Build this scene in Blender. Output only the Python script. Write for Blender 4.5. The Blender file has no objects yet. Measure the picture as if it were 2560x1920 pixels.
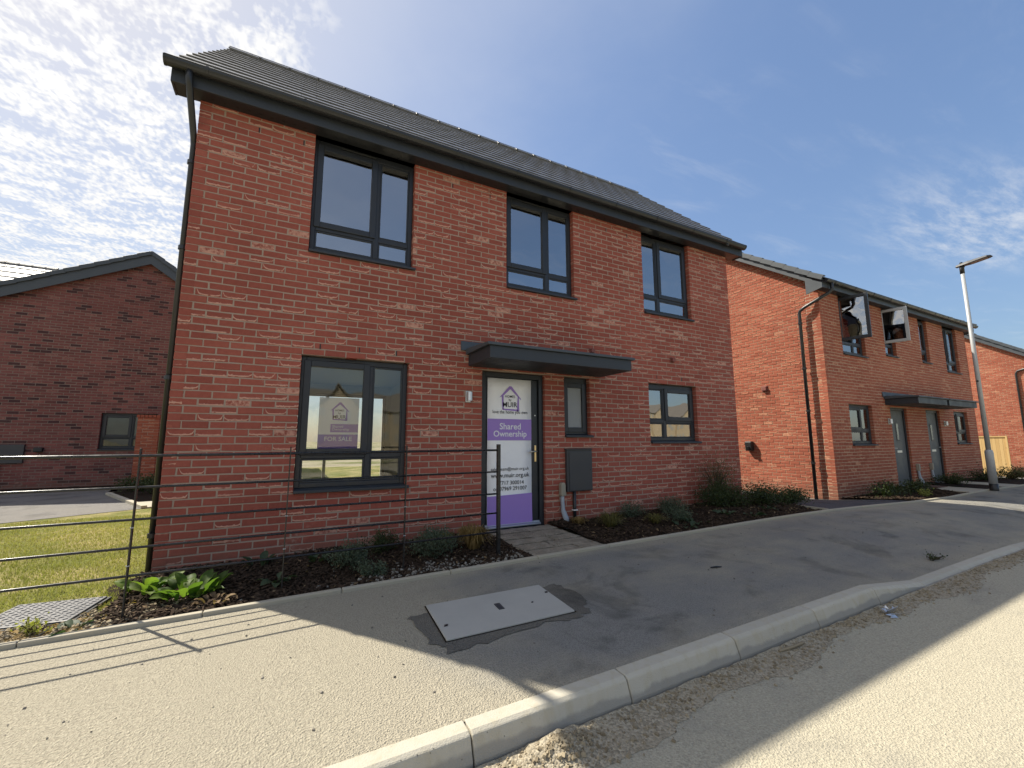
import bpy, math, random
from mathutils import Matrix, Vector, Euler
random.seed(7)
R = random.random
def U(a, b): return a + (b - a) * random.random()
sc = bpy.context.scene
COL = sc.collection
PI = math.pi

# ------------------------------------------------------------------ camera
CAM = Vector((1.0564, -5.1450, 1.2351))
YAW, PITCH, ROLL = math.radians(27.539), math.radians(7.533), math.radians(-0.085)
FPX = 1057.53                                   # focal length in pixels of a 2560 wide frame
cam = bpy.data.cameras.new('camera'); camo = bpy.data.objects.new('camera', cam); COL.objects.link(camo)
cam.sensor_width = 36.0; cam.lens = 36.0 * FPX / 2560.0; cam.clip_end = 2000; cam.clip_start = 0.05
FW = Vector((math.sin(YAW) * math.cos(PITCH), math.cos(YAW) * math.cos(PITCH), math.sin(PITCH)))
RT = Vector((math.cos(YAW), -math.sin(YAW), 0)); UP = RT.cross(FW)
r2 = math.cos(ROLL) * RT + math.sin(ROLL) * UP; u2 = -math.sin(ROLL) * RT + math.cos(ROLL) * UP
camo.matrix_world = Matrix(((r2.x, u2.x, -FW.x, CAM.x), (r2.y, u2.y, -FW.y, CAM.y), (r2.z, u2.z, -FW.z, CAM.z), (0, 0, 0, 1)))
sc.camera = camo

# ------------------------------------------------------------------ light, sky, exposure
SUNV = Vector((-0.372, 0.534, 0.760)).normalized()
EL = math.asin(SUNV.z); AZ = math.atan2(SUNV.x, SUNV.y)      # azimuth from +Y towards +X
sun = bpy.data.lights.new('sun', 'SUN'); sun.energy = 3.2; sun.angle = math.radians(0.55); sun.color = (1.0, 0.93, 0.80)
suno = bpy.data.objects.new('sun', sun); COL.objects.link(suno); suno.location = (-20, 28, 40)
suno.rotation_euler = SUNV.to_track_quat('Z', 'Y').to_euler()
w = bpy.data.worlds.new('World'); sc.world = w; w.use_nodes = True
wn, wl = w.node_tree.nodes, w.node_tree.links
wn.clear()
def wnode(t, **k):
    n = wn.new(t)
    for a, b in k.items(): setattr(n, a, b)
    return n
wout = wnode('ShaderNodeOutputWorld'); wbg = wnode('ShaderNodeBackground'); wbg.inputs[1].default_value = 0.15
sky = wnode('ShaderNodeTexSky', sky_type='NISHITA'); sky.sun_disc = False
sky.sun_elevation = EL; sky.sun_rotation = AZ; sky.air_density = 1.0; sky.dust_density = 1.2; sky.ozone_density = 2.2
def wmath(op, a, b=None, c=None, clamp=False):
    n = wnode('ShaderNodeMath', operation=op); n.use_clamp = clamp
    for i, x in enumerate((a, b, c)):
        if x is None: continue
        if isinstance(x, (int, float)): n.inputs[i].default_value = x
        else: wl.new(x, n.inputs[i])
    return n.outputs[0]
def wsmooth(x, a, b):
    n = wnode('ShaderNodeMapRange', interpolation_type='SMOOTHSTEP')
    wl.new(x, n.inputs[0]); n.inputs[1].default_value = a; n.inputs[2].default_value = b
    return n.outputs[0]
tc = wnode('ShaderNodeTexCoord'); sep = wnode('ShaderNodeSeparateXYZ'); wl.new(tc.outputs['Generated'], sep.inputs[0])
zz = wmath('MAXIMUM', sep.outputs[2], 0.03)
px = wmath('DIVIDE', sep.outputs[0], zz); py = wmath('DIVIDE', sep.outputs[1], zz)
pc = wnode('ShaderNodeCombineXYZ'); wl.new(px, pc.inputs[0]); wl.new(py, pc.inputs[1])
def wnoise(vec, scale, detail, rough=0.55, dist=0.0, rot=0.0, sx=1.0, sy=1.0):
    mp = wnode('ShaderNodeMapping'); mp.inputs['Rotation'].default_value = (0, 0, rot); mp.inputs['Scale'].default_value = (sx, sy, 1)
    wl.new(vec, mp.inputs[0])
    n = wnode('ShaderNodeTexNoise'); n.inputs['Scale'].default_value = scale; n.inputs['Detail'].default_value = detail
    n.inputs['Roughness'].default_value = rough; n.inputs['Distortion'].default_value = dist
    wl.new(mp.outputs[0], n.inputs['Vector']); return n.outputs['Fac']
P = pc.outputs[0]
n_big = wnoise(P, 1.6, 5.0, 0.6); n_mid = wnoise(P, 6.0, 4.0, 0.6, 0.4, 0.5, 1.0, 1.6); n_cell = wnoise(P, 40.0, 2.0, 0.5, 0.2, 0.9, 1.35, 0.8)
n_fine = wnoise(P, 4.0, 6.0, 0.62, 0.5, -0.35, 0.5, 1.8)
# the altocumulus sheet covers the sky to the west (x below about -0.1 in the plane of the clouds)
edge = wmath('ADD', wmath('MULTIPLY', px, -1.0), wmath('MULTIPLY', wmath('SUBTRACT', n_big, 0.5), 1.1))
sheet = wsmooth(edge, -0.06, 0.24)
cells = wsmooth(wmath('ADD', wmath('MULTIPLY', n_cell, 0.85), wmath('MULTIPLY', n_mid, 0.75)), 0.62, 0.98)
thick = wmath('MULTIPLY', sheet, wmath('ADD', wmath('MULTIPLY', cells, 0.66), wmath('MULTIPLY', wsmooth(n_mid, 0.30, 0.66), 0.46)), clamp=True)
# thin streaks of cirrus over the rest
cir = wmath('MULTIPLY', wsmooth(n_fine, 0.46, 0.80), wsmooth(n_big, 0.36, 0.60))
cir = wmath('MULTIPLY', cir, 0.12)
wv = wnode('ShaderNodeVectorMath', operation='DISTANCE'); wm = wnode('ShaderNodeMapping'); wm.inputs['Scale'].default_value = (0.62, 1.5, 1); wl.new(P, wm.inputs[0]); wl.new(wm.outputs[0], wv.inputs[0]); wv.inputs[1].default_value = (2.95 * 0.62, 0.62 * 1.5, 0)
wisp = wmath('MULTIPLY', wsmooth(wv.outputs['Value'], 0.75, 0.10), wsmooth(wnoise(P, 4.5, 7.0, 0.68, 0.15, 0.25, 0.55, 2.2), 0.36, 0.74))
cir = wmath('MAXIMUM', cir, wmath('MULTIPLY', wisp, 0.55))
veil = wmath('MULTIPLY', wsmooth(edge, -1.15, 0.20), 0.24)
cov = wmath('MAXIMUM', wmath('MAXIMUM', thick, cir), veil, clamp=True)
fade = wsmooth(sep.outputs[2], 0.02, 0.16)
cov = wmath('MULTIPLY', cov, wmath('ADD', wmath('MULTIPLY', fade, 0.9), 0.1))
# cloud brightness: forward scattering, brighter around the sun
dotn = wnode('ShaderNodeVectorMath', operation='DOT_PRODUCT'); wl.new(tc.outputs['Generated'], dotn.inputs[0]); dotn.inputs[1].default_value = SUNV
glow = wmath('POWER', wmath('MAXIMUM', dotn.outputs['Value'], 0.0), 6.0)
cb = wmath('ADD', wmath('MULTIPLY', glow, 0.35), 2.45)
ccol = wnode('ShaderNodeVectorMath', operation='SCALE'); ccol.inputs[0].default_value = (1.0, 0.99, 0.97); wl.new(cb, ccol.inputs['Scale'])
tint = wnode('ShaderNodeMix', data_type='RGBA', blend_type='MULTIPLY'); tint.inputs[0].default_value = 1.0
wl.new(sky.outputs[0], tint.inputs[6]); tint.inputs[7].default_value = (0.72, 0.73, 0.74, 1)
lum = wnode('ShaderNodeVectorMath', operation='DOT_PRODUCT'); wl.new(tint.outputs[2], lum.inputs[0]); lum.inputs[1].default_value = (0.25, 0.5, 0.25)
soft = wmath('DIVIDE', 1.0, wmath('ADD', 1.0, wmath('DIVIDE', lum.outputs['Value'], 2.6)))      # soft shoulder: the glow round the sun stays blue-white
skyc = wnode('ShaderNodeVectorMath', operation='SCALE'); wl.new(tint.outputs[2], skyc.inputs[0]); wl.new(soft, skyc.inputs['Scale'])
cmx = wnode('ShaderNodeMix', data_type='RGBA'); wl.new(cov, cmx.inputs[0]); wl.new(skyc.outputs[0], cmx.inputs[6]); wl.new(ccol.outputs[0], cmx.inputs[7])
wl.new(cmx.outputs[2], wbg.inputs[0]); wl.new(wbg.outputs[0], wout.inputs[0])
vs = sc.view_settings; vs.view_transform = 'Standard'; vs.look = 'None'; vs.gamma = 1.0; vs.exposure = 1.4; vs.use_curve_mapping = False
sc.cycles.use_denoising = True; sc.cycles.max_bounces = 8; sc.cycles.transparent_max_bounces = 16
sc.cycles.sample_clamp_indirect = 6.0

# ------------------------------------------------------------------ materials
def mat(name, base=(0.5, 0.5, 0.5), rough=0.6, metal=0.0, spec=0.5, build=None):
    m = bpy.data.materials.new(name); m.use_nodes = True
    nt = m.node_tree; b = nt.nodes['Principled BSDF']
    b.inputs['Base Color'].default_value = (*base, 1); b.inputs['Roughness'].default_value = rough
    b.inputs['Metallic'].default_value = metal; b.inputs['Specular IOR Level'].default_value = spec
    if build: build(G(nt, b))
    return m
class G:
    """small helper to write node graphs"""
    def __init__(s, nt, b): s.nt = nt; s.b = b; s.n = nt.nodes; s.l = nt.links
    def new(s, t, **k):
        n = s.n.new(t)
        for a, b in k.items(): setattr(n, a, b)
        return n
    def put(s, x, sock):
        if isinstance(x, (int, float)): sock.default_value = x
        elif isinstance(x, (tuple, list)): sock.default_value = (*x, 1) if (len(x) == 3 and sock.type == 'RGBA') else x
        else: s.l.new(x, sock)
    def obj(s): return s.new('ShaderNodeTexCoord').outputs['Object']
    def pos(s): return s.new('ShaderNodeNewGeometry').outputs['Position']
    def uv(s): return s.new('ShaderNodeTexCoord').outputs['UV']
    def attr(s, name): return s.new('ShaderNodeAttribute', attribute_name=name).outputs['Fac']
    def rnd(s): return s.new('ShaderNodeObjectInfo').outputs['Random']
    def m(s, op, a, b=None, c=None, clamp=False):
        n = s.new('ShaderNodeMath', operation=op); n.use_clamp = clamp
        for i, x in enumerate((a, b, c)):
            if x is not None: s.put(x, n.inputs[i])
        return n.outputs[0]
    def sstep(s, x, a, b, lo=0.0, hi=1.0):
        n = s.new('ShaderNodeMapRange', interpolation_type='SMOOTHSTEP'); s.put(x, n.inputs[0])
        for i, q in enumerate((a, b, lo, hi)): s.put(q, n.inputs[i + 1])
        return n.outputs[0]
    def noise(s, vec, scale, detail=3.0, rough=0.55, dist=0.0, scl=None, w=None):
        if scl:
            mp = s.new('ShaderNodeMapping'); mp.inputs['Scale'].default_value = scl; s.l.new(vec, mp.inputs[0]); vec = mp.outputs[0]
        n = s.new('ShaderNodeTexNoise')
        if w is not None: n.noise_dimensions = '4D'; s.put(w, n.inputs['W'])
        s.l.new(vec, n.inputs['Vector'])
        n.inputs['Scale'].default_value = scale; n.inputs['Detail'].default_value = detail; n.inputs['Roughness'].default_value = rough; n.inputs['Distortion'].default_value = dist
        return n.outputs['Fac']
    def voro(s, vec, scale, feature='F1', out='Distance'):
        n = s.new('ShaderNodeTexVoronoi', feature=feature); s.l.new(vec, n.inputs['Vector']); n.inputs['Scale'].default_value = scale
        return n.outputs[out]
    def mix(s, f, a, b, mode='MIX'):
        n = s.new('ShaderNodeMix', data_type='RGBA', blend_type=mode); s.put(f, n.inputs[0]); s.put(a, n.inputs[6]); s.put(b, n.inputs[7]); return n.outputs[2]
    def ramp(s, f, stops):
        n = s.new('ShaderNodeValToRGB'); s.l.new(f, n.inputs[0]); e = n.color_ramp.elements
        while len(e) < len(stops): e.new(0.5)
        for q, (p, c) in zip(e, stops): q.position = p; q.color = (*c, 1)
        return n.outputs[0]
    def xyz(s, v):
        n = s.new('ShaderNodeSeparateXYZ'); s.l.new(v, n.inputs[0]); return n.outputs
    def bump(s, h, dist, strength=1.0, prev=None):
        n = s.new('ShaderNodeBump'); n.inputs['Distance'].default_value = dist; n.inputs['Strength'].default_value = strength
        s.put(h, n.inputs['Height'])
        if prev is not None: s.l.new(prev, n.inputs['Normal'])
        s.l.new(n.outputs[0], s.b.inputs['Normal']); return n.outputs[0]
    def col(s, c): s.put(c, s.b.inputs['Base Color'])
    def rough(s, c): s.put(c, s.b.inputs['Roughness'])

def brick_nodes(dark, mid, light, crease, amount, blackish=0.0):
    def f(g):
        sd = g.attr('seed'); uvv = g.uv(); u, v, _ = g.xyz(uvv)
        p = g.pos()
        tone = g.ramp(sd, [(0.0, dark), (0.45, mid), (0.8, mid), (1.0, light)])
        n1 = g.noise(p, 22.0, 4.0, 0.65); n2 = g.noise(p, 140.0, 3.0, 0.6); n0 = g.noise(p, 0.55, 2.0)
        c = g.mix(g.sstep(n1, 0.35, 0.7, 0.0, 0.55), tone, g.mix(1.0, tone, (1.22, 1.30, 1.30), 'MULTIPLY'))
        c = g.mix(g.sstep(n2, 0.5, 0.8, 0.0, 0.35), c, dark)
        c = g.mix(1.0, c, g.mix(g.sstep(n0, 0.3, 0.7), (0.88, 0.86, 0.86), (1.1, 1.1, 1.1)), 'MULTIPLY')
        # sand creases of a soft-mud brick: a pale smile along the lower edge and the ends of some bricks
        s2 = g.m('FRACT', g.m('MULTIPLY', sd, 17.31)); s3 = g.m('FRACT', g.m('MULTIPLY', sd, 53.77)); s4 = g.m('FRACT', g.m('MULTIPLY', sd, 91.13))
        wob = g.m('MULTIPLY', g.m('SUBTRACT', g.noise(p, 30.0, 3.0), 0.5), 0.50)
        uc = g.m('SUBTRACT', u, 0.5)
        curve = g.m('ADD', g.m('MULTIPLY', g.m('POWER', g.m('ABSOLUTE', g.m('ADD', uc, g.m('MULTIPLY', g.m('SUBTRACT', s4, 0.5), 0.16))), 7.0), g.m('ADD', g.m('MULTIPLY', g.m('POWER', s3, 2.0), 150.0), 3.0)), g.m('ADD', 0.10, g.m('MULTIPLY', s4, 0.16)))
        d = g.m('ABSOLUTE', g.m('SUBTRACT', g.m('ADD', v, wob), curve))
        wid = g.m('ADD', 0.06, g.m('MULTIPLY', g.m('ABSOLUTE', wob), 0.9))
        line = g.m('SUBTRACT', 1.0, g.sstep(g.m('SUBTRACT', d, wid), 0.0, 0.07))
        has = g.sstep(s2, 1.0 - amount, 1.0 - amount + 0.04)
        brk = g.sstep(g.noise(p, 15.0, 2.0), 0.30, 0.46)
        msk = g.m('MULTIPLY', g.m('MULTIPLY', line, has), brk)
        c = g.mix(g.m('MULTIPLY', msk, 0.85), c, crease)
        # shadow line above the crease is relief, not colour
        speck = g.sstep(g.noise(p, 60.0, 2.0), 0.68, 0.78)
        c = g.mix(g.m('MULTIPLY', speck, 0.35), c, crease)
        # a few brushed, pale bricks
        pale = g.sstep(g.m('FRACT', g.m('MULTIPLY', sd, 131.7)), 0.978, 0.99)
        c = g.mix(g.m('MULTIPLY', pale, g.sstep(n1, 0.35, 0.6, 0.0, 0.75)), c, crease)
        if blackish:
            bl = g.sstep(g.m('FRACT', g.m('MULTIPLY', sd, 29.3)), 1.0 - blackish, 1.0 - blackish + 0.03)
            c = g.mix(g.m('MULTIPLY', bl, 0.75), c, (0.035, 0.025, 0.028))
        px_, py_, pz_ = g.xyz(p)
        spl = g.m('MULTIPLY', g.sstep(g.m('ADD', pz_, g.m('MULTIPLY', g.noise(p, 5.0, 4.0), 0.45)), 0.55, 0.22), 0.45)
        c = g.mix(spl, c, (0.17, 0.115, 0.078))
        eff = g.m('MULTIPLY', g.sstep(g.noise(p, 1.4, 5.0, 0.65), 0.60, 0.72), g.sstep(g.noise(p, 19.0, 3.0), 0.45, 0.65, 0.0, 0.38))
        c = g.mix(eff, c, (0.47, 0.33, 0.26))
        g.col(c)
        h = g.m('ADD', g.m('ADD', g.m('MULTIPLY', n1, 0.6), g.m('MULTIPLY', n2, 0.35)), g.m('MULTIPLY', msk, 0.5))
        g.bump(h, 0.006, 0.8)
    return f
M = {}
M['brick'] = mat('red_brick', rough=0.88, spec=0.25, build=brick_nodes((0.255, 0.070, 0.050), (0.296, 0.082, 0.058), (0.325, 0.096, 0.067), (0.60, 0.34, 0.25), 0.28))
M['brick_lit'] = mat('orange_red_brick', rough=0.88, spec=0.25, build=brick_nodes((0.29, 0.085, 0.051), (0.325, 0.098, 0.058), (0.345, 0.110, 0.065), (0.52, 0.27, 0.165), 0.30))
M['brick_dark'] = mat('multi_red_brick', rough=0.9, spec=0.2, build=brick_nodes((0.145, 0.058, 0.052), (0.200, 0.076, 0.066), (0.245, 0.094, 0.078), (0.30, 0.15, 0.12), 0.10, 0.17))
def mortar_n(c1, c2):
    def f(g):
        p = g.pos(); n = g.noise(p, 3.0, 4.0); n2 = g.noise(p, 160.0, 2.0)
        g.col(g.mix(n, c1, c2)); g.bump(n2, 0.003, 0.8)
    return f
M['mortar'] = mat('mortar', rough=0.95, spec=0.1, build=mortar_n((0.315, 0.232, 0.180), (0.405, 0.308, 0.245)))
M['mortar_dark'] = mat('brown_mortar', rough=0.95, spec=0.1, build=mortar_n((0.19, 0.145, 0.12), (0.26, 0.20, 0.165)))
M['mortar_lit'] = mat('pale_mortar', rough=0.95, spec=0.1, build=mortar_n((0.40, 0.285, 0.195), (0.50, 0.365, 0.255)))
def worn(c, k=0.25, sc_=7.0):
    def f(g):
        p = g.pos(); n = g.noise(p, sc_, 5.0, 0.65); n2 = g.noise(p, sc_ * 14, 2.0)
        d = tuple(x * (1 - k) for x in c); l = tuple(min(1, x * (1 + k) + 0.004) for x in c)
        g.col(g.mix(g.m('ADD', g.m('MULTIPLY', n, 0.8), g.m('MULTIPLY', n2, 0.2)), d, l))
        g.rough(g.sstep(n, 0.3, 0.75, g.b.inputs['Roughness'].default_value - 0.08, g.b.inputs['Roughness'].default_value + 0.14))
    return f
M['frame'] = mat('anthracite_frame', (0.017, 0.020, 0.026), 0.42, build=worn((0.017, 0.020, 0.026)))
M['fascia'] = mat('anthracite_fascia', (0.026, 0.031, 0.039), 0.5, build=worn((0.026, 0.031, 0.039), 0.3, 3.0))
M['gutter'] = mat('black_gutter', (0.018, 0.019, 0.021), 0.35, build=worn((0.018, 0.019, 0.021), 0.4, 5.0))
M['barge'] = mat('slate_bargeboard', (0.055, 0.066, 0.078), 0.55, build=worn((0.055, 0.066, 0.078), 0.2, 4.0))
def tile_n(g):
    p = g.pos(); r = g.rnd(); n = g.noise(p, 9.0, 5.0, 0.65); n2 = g.noise(p, 120.0, 3.0)
    c = g.ramp(g.m('ADD', g.m('MULTIPLY', n, 0.7), g.m('MULTIPLY', r, 0.3)), [(0.25, (0.075, 0.075, 0.08)), (0.75, (0.125, 0.125, 0.13))])
    g.col(c); g.bump(n2, 0.003, 0.6)
M['tile'] = mat('grey_roof_tile', rough=0.34, spec=0.75, build=tile_n)
def glass(name, ior, tint, frost=0.0):
    m = bpy.data.materials.new(name); m.use_nodes = True; nt = m.node_tree; nt.nodes.clear()
    o = nt.nodes.new('ShaderNodeOutputMaterial'); mx = nt.nodes.new('ShaderNodeMixShader'); fr = nt.nodes.new('ShaderNodeFresnel'); fr.inputs[0].default_value = ior
    gl = nt.nodes.new('ShaderNodeBsdfGlossy'); gl.inputs['Roughness'].default_value = 0.0 if not frost else 0.12
    if frost:
        tr = nt.nodes.new('ShaderNodeBsdfTranslucent'); tr.inputs[0].default_value = (*tint, 1)
        df = nt.nodes.new('ShaderNodeBsdfDiffuse'); df.inputs[0].default_value = (*tint, 1)
        ad = nt.nodes.new('ShaderNodeMixShader'); ad.inputs[0].default_value = 0.5
        nt.links.new(tr.outputs[0], ad.inputs[1]); nt.links.new(df.outputs[0], ad.inputs[2]); base = ad.outputs[0]
        tcn = nt.nodes.new('ShaderNodeNewGeometry'); mp = nt.nodes.new('ShaderNodeMapping'); mp.inputs['Scale'].default_value = (1, 1, 0.35)
        no = nt.nodes.new('ShaderNodeTexNoise'); no.inputs['Scale'].default_value = 130
        bp = nt.nodes.new('ShaderNodeBump'); bp.inputs['Distance'].default_value = 0.01
        nt.links.new(tcn.outputs['Position'], mp.inputs[0]); nt.links.new(mp.outputs[0], no.inputs['Vector']); nt.links.new(no.outputs['Fac'], bp.inputs['Height'])
        nt.links.new(bp.outputs[0], gl.inputs['Normal']); nt.links.new(bp.outputs[0], df.inputs['Normal'])
    else:
        tr = nt.nodes.new('ShaderNodeBsdfTransparent'); tr.inputs[0].default_value = (*tint, 1); base = tr.outputs[0]
        tcn = nt.nodes.new('ShaderNodeNewGeometry'); no = nt.nodes.new('ShaderNodeTexNoise'); no.inputs['Scale'].default_value = 2.2; no.inputs['Detail'].default_value = 1.0
        bp = nt.nodes.new('ShaderNodeBump'); bp.inputs['Distance'].default_value = 0.02; bp.inputs['Strength'].default_value = 0.22      # sealed units bow a little
        nt.links.new(tcn.outputs['Position'], no.inputs['Vector']); nt.links.new(no.outputs['Fac'], bp.inputs['Height']); nt.links.new(bp.outputs[0], gl.inputs['Normal'])
    nt.links.new(fr.outputs[0], mx.inputs[0]); nt.links.new(base, mx.inputs[1]); nt.links.new(gl.outputs[0], mx.inputs[2]); nt.links.new(mx.outputs[0], o.inputs[0])
    return m
M['glass'] = glass('window_glass', 5.5, (0.92, 0.94, 0.94))
M['glass_thin'] = glass('plain_glass', 1.45, (0.98, 0.98, 0.98))
M['glass_clear'] = glass('clear_window_glass', 1.7, (0.96, 0.97, 0.96))
M['frost'] = glass('obscure_glass', 1.5, (0.55, 0.58, 0.60), 1.0)
M['white'] = mat('white_paint', (0.78, 0.77, 0.74), 0.6)
M['cream'] = mat('cream_wall_paint', (0.74, 0.71, 0.62), 0.85)
M['carpet'] = mat('pale_floor', (0.50, 0.45, 0.36), 0.7)
M['alu'] = mat('aluminium', (0.62, 0.63, 0.65), 0.35, 0.9)
M['steel'] = mat('brushed_steel', (0.55, 0.54, 0.52), 0.32, 1.0)
M['brass'] = mat('brass', (0.75, 0.56, 0.30), 0.3, 0.9)
M['black'] = mat('black_plastic', (0.012, 0.012, 0.013), 0.45, build=worn((0.012, 0.012, 0.013), 0.5, 8.0))
M['iron'] = mat('black_iron_paint', (0.014, 0.014, 0.015), 0.30, build=worn((0.014, 0.014, 0.015), 0.5, 20.0))
M['meter'] = mat('charcoal_meter_box', (0.042, 0.043, 0.047), 0.5, build=worn((0.042, 0.043, 0.047), 0.2, 6.0))
M['ductgrey'] = mat('grey_pvc_duct', (0.33, 0.37, 0.41), 0.5, build=worn((0.33, 0.37, 0.41), 0.15, 9.0))
M['beige'] = mat('beige_pvc', (0.30, 0.27, 0.21), 0.55)
M['lens'] = mat('lamp_lens', (0.13, 0.095, 0.085), 0.3)
M['terracotta'] = mat('terracotta_vent', (0.20, 0.065, 0.05), 0.7)
M['purple'] = mat('purple_print', (0.33, 0.205, 0.57), 0.55, build=worn((0.33, 0.205, 0.57), 0.06, 5.0))
def banner_n(g):
    p = g.pos(); n = g.noise(p, 5.0, 3.0, 0.5, 0.6); g.col((0.90, 0.90, 0.91)); g.bump(n, 0.03, 0.5)
M['banner'] = mat('white_banner', (0.78, 0.78, 0.80), 0.5, build=banner_n)
M['ink'] = mat('black_print', (0.012, 0.012, 0.016), 0.6)
M['inkwhite'] = mat('white_print', (0.82, 0.82, 0.84), 0.55)
def concrete(c1, c2, b=0.003, dirt=None):
    def f(g):
        p = g.pos(); n = g.noise(p, 4.0, 5.0, 0.62); n2 = g.noise(p, 130.0, 3.0, 0.6); n3 = g.noise(p, 1.2, 2.0); r = g.rnd()
        c = g.mix(g.m('ADD', g.m('MULTIPLY', n, 0.65), g.m('MULTIPLY', r, 0.35)), c1, c2)
        c = g.mix(g.sstep(n2, 0.58, 0.75, 0.0, 0.3), c, tuple(x * 0.6 for x in c1))
        if dirt: c = g.mix(g.sstep(g.m('ADD', g.m('MULTIPLY', n3, 0.6), g.m('MULTIPLY', n, 0.4)), 0.42, 0.62, 0.0, 0.6), c, dirt)
        g.col(c); g.bump(n2, b, 0.7)
    return f
M['kerb'] = mat('concrete_kerb', rough=0.9, spec=0.2, build=concrete((0.33, 0.31, 0.265), (0.42, 0.395, 0.335), 0.002, (0.40, 0.36, 0.27)))
def kerb_n(g):
    p = g.pos(); h = g.attr('seed'); n = g.noise(p, 4.0, 5.0, 0.62); n2 = g.noise(p, 150.0, 3.0, 0.6); r = g.rnd(); st = g.noise(p, 3.0, 4.0, 0.6, 0.3, (6, 6, 0.6)); pit = g.sstep(g.voro(p, 30.0), 0.10, 0.05); pm = g.sstep(g.noise(p, 2.5, 2.0), 0.5, 0.62)
    c = g.mix(g.m('ADD', g.m('MULTIPLY', n, 0.6), g.m('MULTIPLY', r, 0.4)), (0.39, 0.362, 0.30), (0.49, 0.46, 0.38))
    c = g.mix(g.sstep(st, 0.42, 0.70, 0.0, 0.45), c, (0.40, 0.35, 0.245))
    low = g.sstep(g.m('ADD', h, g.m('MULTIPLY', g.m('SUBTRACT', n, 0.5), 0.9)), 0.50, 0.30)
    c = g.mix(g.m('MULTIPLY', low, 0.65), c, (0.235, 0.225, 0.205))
    c = g.mix(g.m('MULTIPLY', g.m('MULTIPLY', pit, pm), 0.7), c, (0.13, 0.12, 0.10))
    g.col(c); g.bump(g.m('SUBTRACT', n2, g.m('MULTIPLY', pit, pm)), 0.003, 0.8)
M['kerbstone'] = mat('stained_kerb', rough=0.9, spec=0.2, build=kerb_n)
M['edging'] = mat('concrete_edging', rough=0.9, spec=0.2, build=concrete((0.34, 0.315, 0.25), (0.44, 0.40, 0.32), 0.003, (0.42, 0.37, 0.26)))
def slab_n(g):
    p = g.pos(); n = g.noise(p, 7.0, 5.0, 0.6, 0.8); n2 = g.noise(p, 70.0, 3.0); vv = g.noise(p, 11.0, 2.0, 0.5, 2.2)
    c = g.ramp(n, [(0.3, (0.20, 0.17, 0.125)), (0.55, (0.29, 0.25, 0.19)), (0.8, (0.36, 0.32, 0.25))]); g.col(c)
    g.bump(g.m('ADD', vv, g.m('MULTIPLY', n2, 0.12)), 0.03, 0.9)
M['slab'] = mat('riven_paving', rough=0.9, spec=0.2, build=slab_n)
def asphalt(dustlo, dusthi, tan, dark, bumpd):
    """dark stones bound in tar, under a film of pale builders' dust that lies thicker in broad drifts"""
    def f(g):
        p = g.pos(); x, y, z = g.xyz(p)
        big = g.noise(p, 0.55, 4.0, 0.6, 0.3, (0.5, 1.0, 1.0)); med = g.noise(p, 2.6, 4.0, 0.62, 0.4); st = g.noise(p, 95.0, 2.0, 0.6); vr = g.voro(p, 120.0)
        strk = g.noise(p, 2.2, 4.0, 0.6, 0.2, (0.35, 2.2, 1.0))
        dust = g.m('ADD', g.m('ADD', g.m('MULTIPLY', big, 0.55), g.m('MULTIPLY', med, 0.28)), g.m('MULTIPLY', strk, 0.17))
        yield_ = f.extra(g, x, y, dust) if f.extra else dust
        dm = g.sstep(yield_, dustlo, dusthi)
        blk = g.sstep(g.noise(p, 1.7, 4.0, 0.62, 0.5), 0.50, 0.66)
        stone = g.mix(g.sstep(vr, 0.15, 0.55), dark, tuple(q * 1.7 for q in dark))
        stone = g.mix(g.m('MULTIPLY', blk, 0.55), stone, tuple(q * 0.42 for q in dark))
        pits = g.sstep(g.noise(p, 88.0, 3.0, 0.65), 0.34, 0.56)
        tn = g.mix(pits, tuple(q * 0.74 for q in tan), g.mix(g.sstep(st, 0.35, 0.7), tuple(q * 0.88 for q in tan), tuple(q * 1.08 for q in tan)))
        c = g.mix(dm, stone, tn)
        wh = g.sstep(g.voro(p, 17.0), 0.045, 0.03); wh = g.m('MULTIPLY', wh, g.sstep(g.noise(p, 1.1, 1.0), 0.56, 0.66))
        c = g.mix(g.m('MULTIPLY', wh, 0.8), c, (0.6, 0.58, 0.52))
        g.col(c)
        h = g.m('ADD', g.m('MULTIPLY', vr, 0.55), g.m('MULTIPLY', g.noise(p, 88.0, 3.0, 0.65), 1.1))
        g.bump(h, bumpd, 0.9)
    f.extra = None
    return f
fpave = asphalt(0.40, 0.68, (0.40, 0.362, 0.278), (0.150, 0.146, 0.133), 0.014)
def pave_extra(g, x, y, d):
    a = g.m('ADD', d, g.sstep(x, 2.7, 1.1, 0.0, 0.28))                    # dust tone painted stronger over the sunlit end, fading near the shadow edge
    a = g.m('ADD', a, g.sstep(y, -2.9, -3.3, 0.0, 0.10))
    a = g.m('ADD', a, g.sstep(y, -1.62, -1.34, 0.0, 0.10))
    oil = g.new('ShaderNodeVectorMath', operation='DISTANCE'); cb = g.new('ShaderNodeCombineXYZ'); g.put(x, cb.inputs[0]); g.put(y, cb.inputs[1]); g.l.new(cb.outputs[0], oil.inputs[0]); oil.inputs[1].default_value = (2.92, -2.86, 0)
    a = g.m('SUBTRACT', a, g.sstep(oil.outputs['Value'], 0.42, 0.08, 0.0, 0.30))
    return a
fpave.extra = pave_extra
M['pave'] = mat('dusty_tarmac_footway', rough=0.92, spec=0.2, build=fpave)
froad = asphalt(0.27, 0.50, (0.45, 0.41, 0.312), (0.15, 0.143, 0.125), 0.008)
M['road'] = mat('dusty_tarmac_road', rough=0.93, spec=0.15, build=froad)
fdrv = asphalt(0.62, 0.95, (0.25, 0.23, 0.19), (0.052, 0.051, 0.054), 0.008)
M['drive'] = mat('tarmac_drive', rough=0.9, spec=0.25, build=fdrv)
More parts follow.
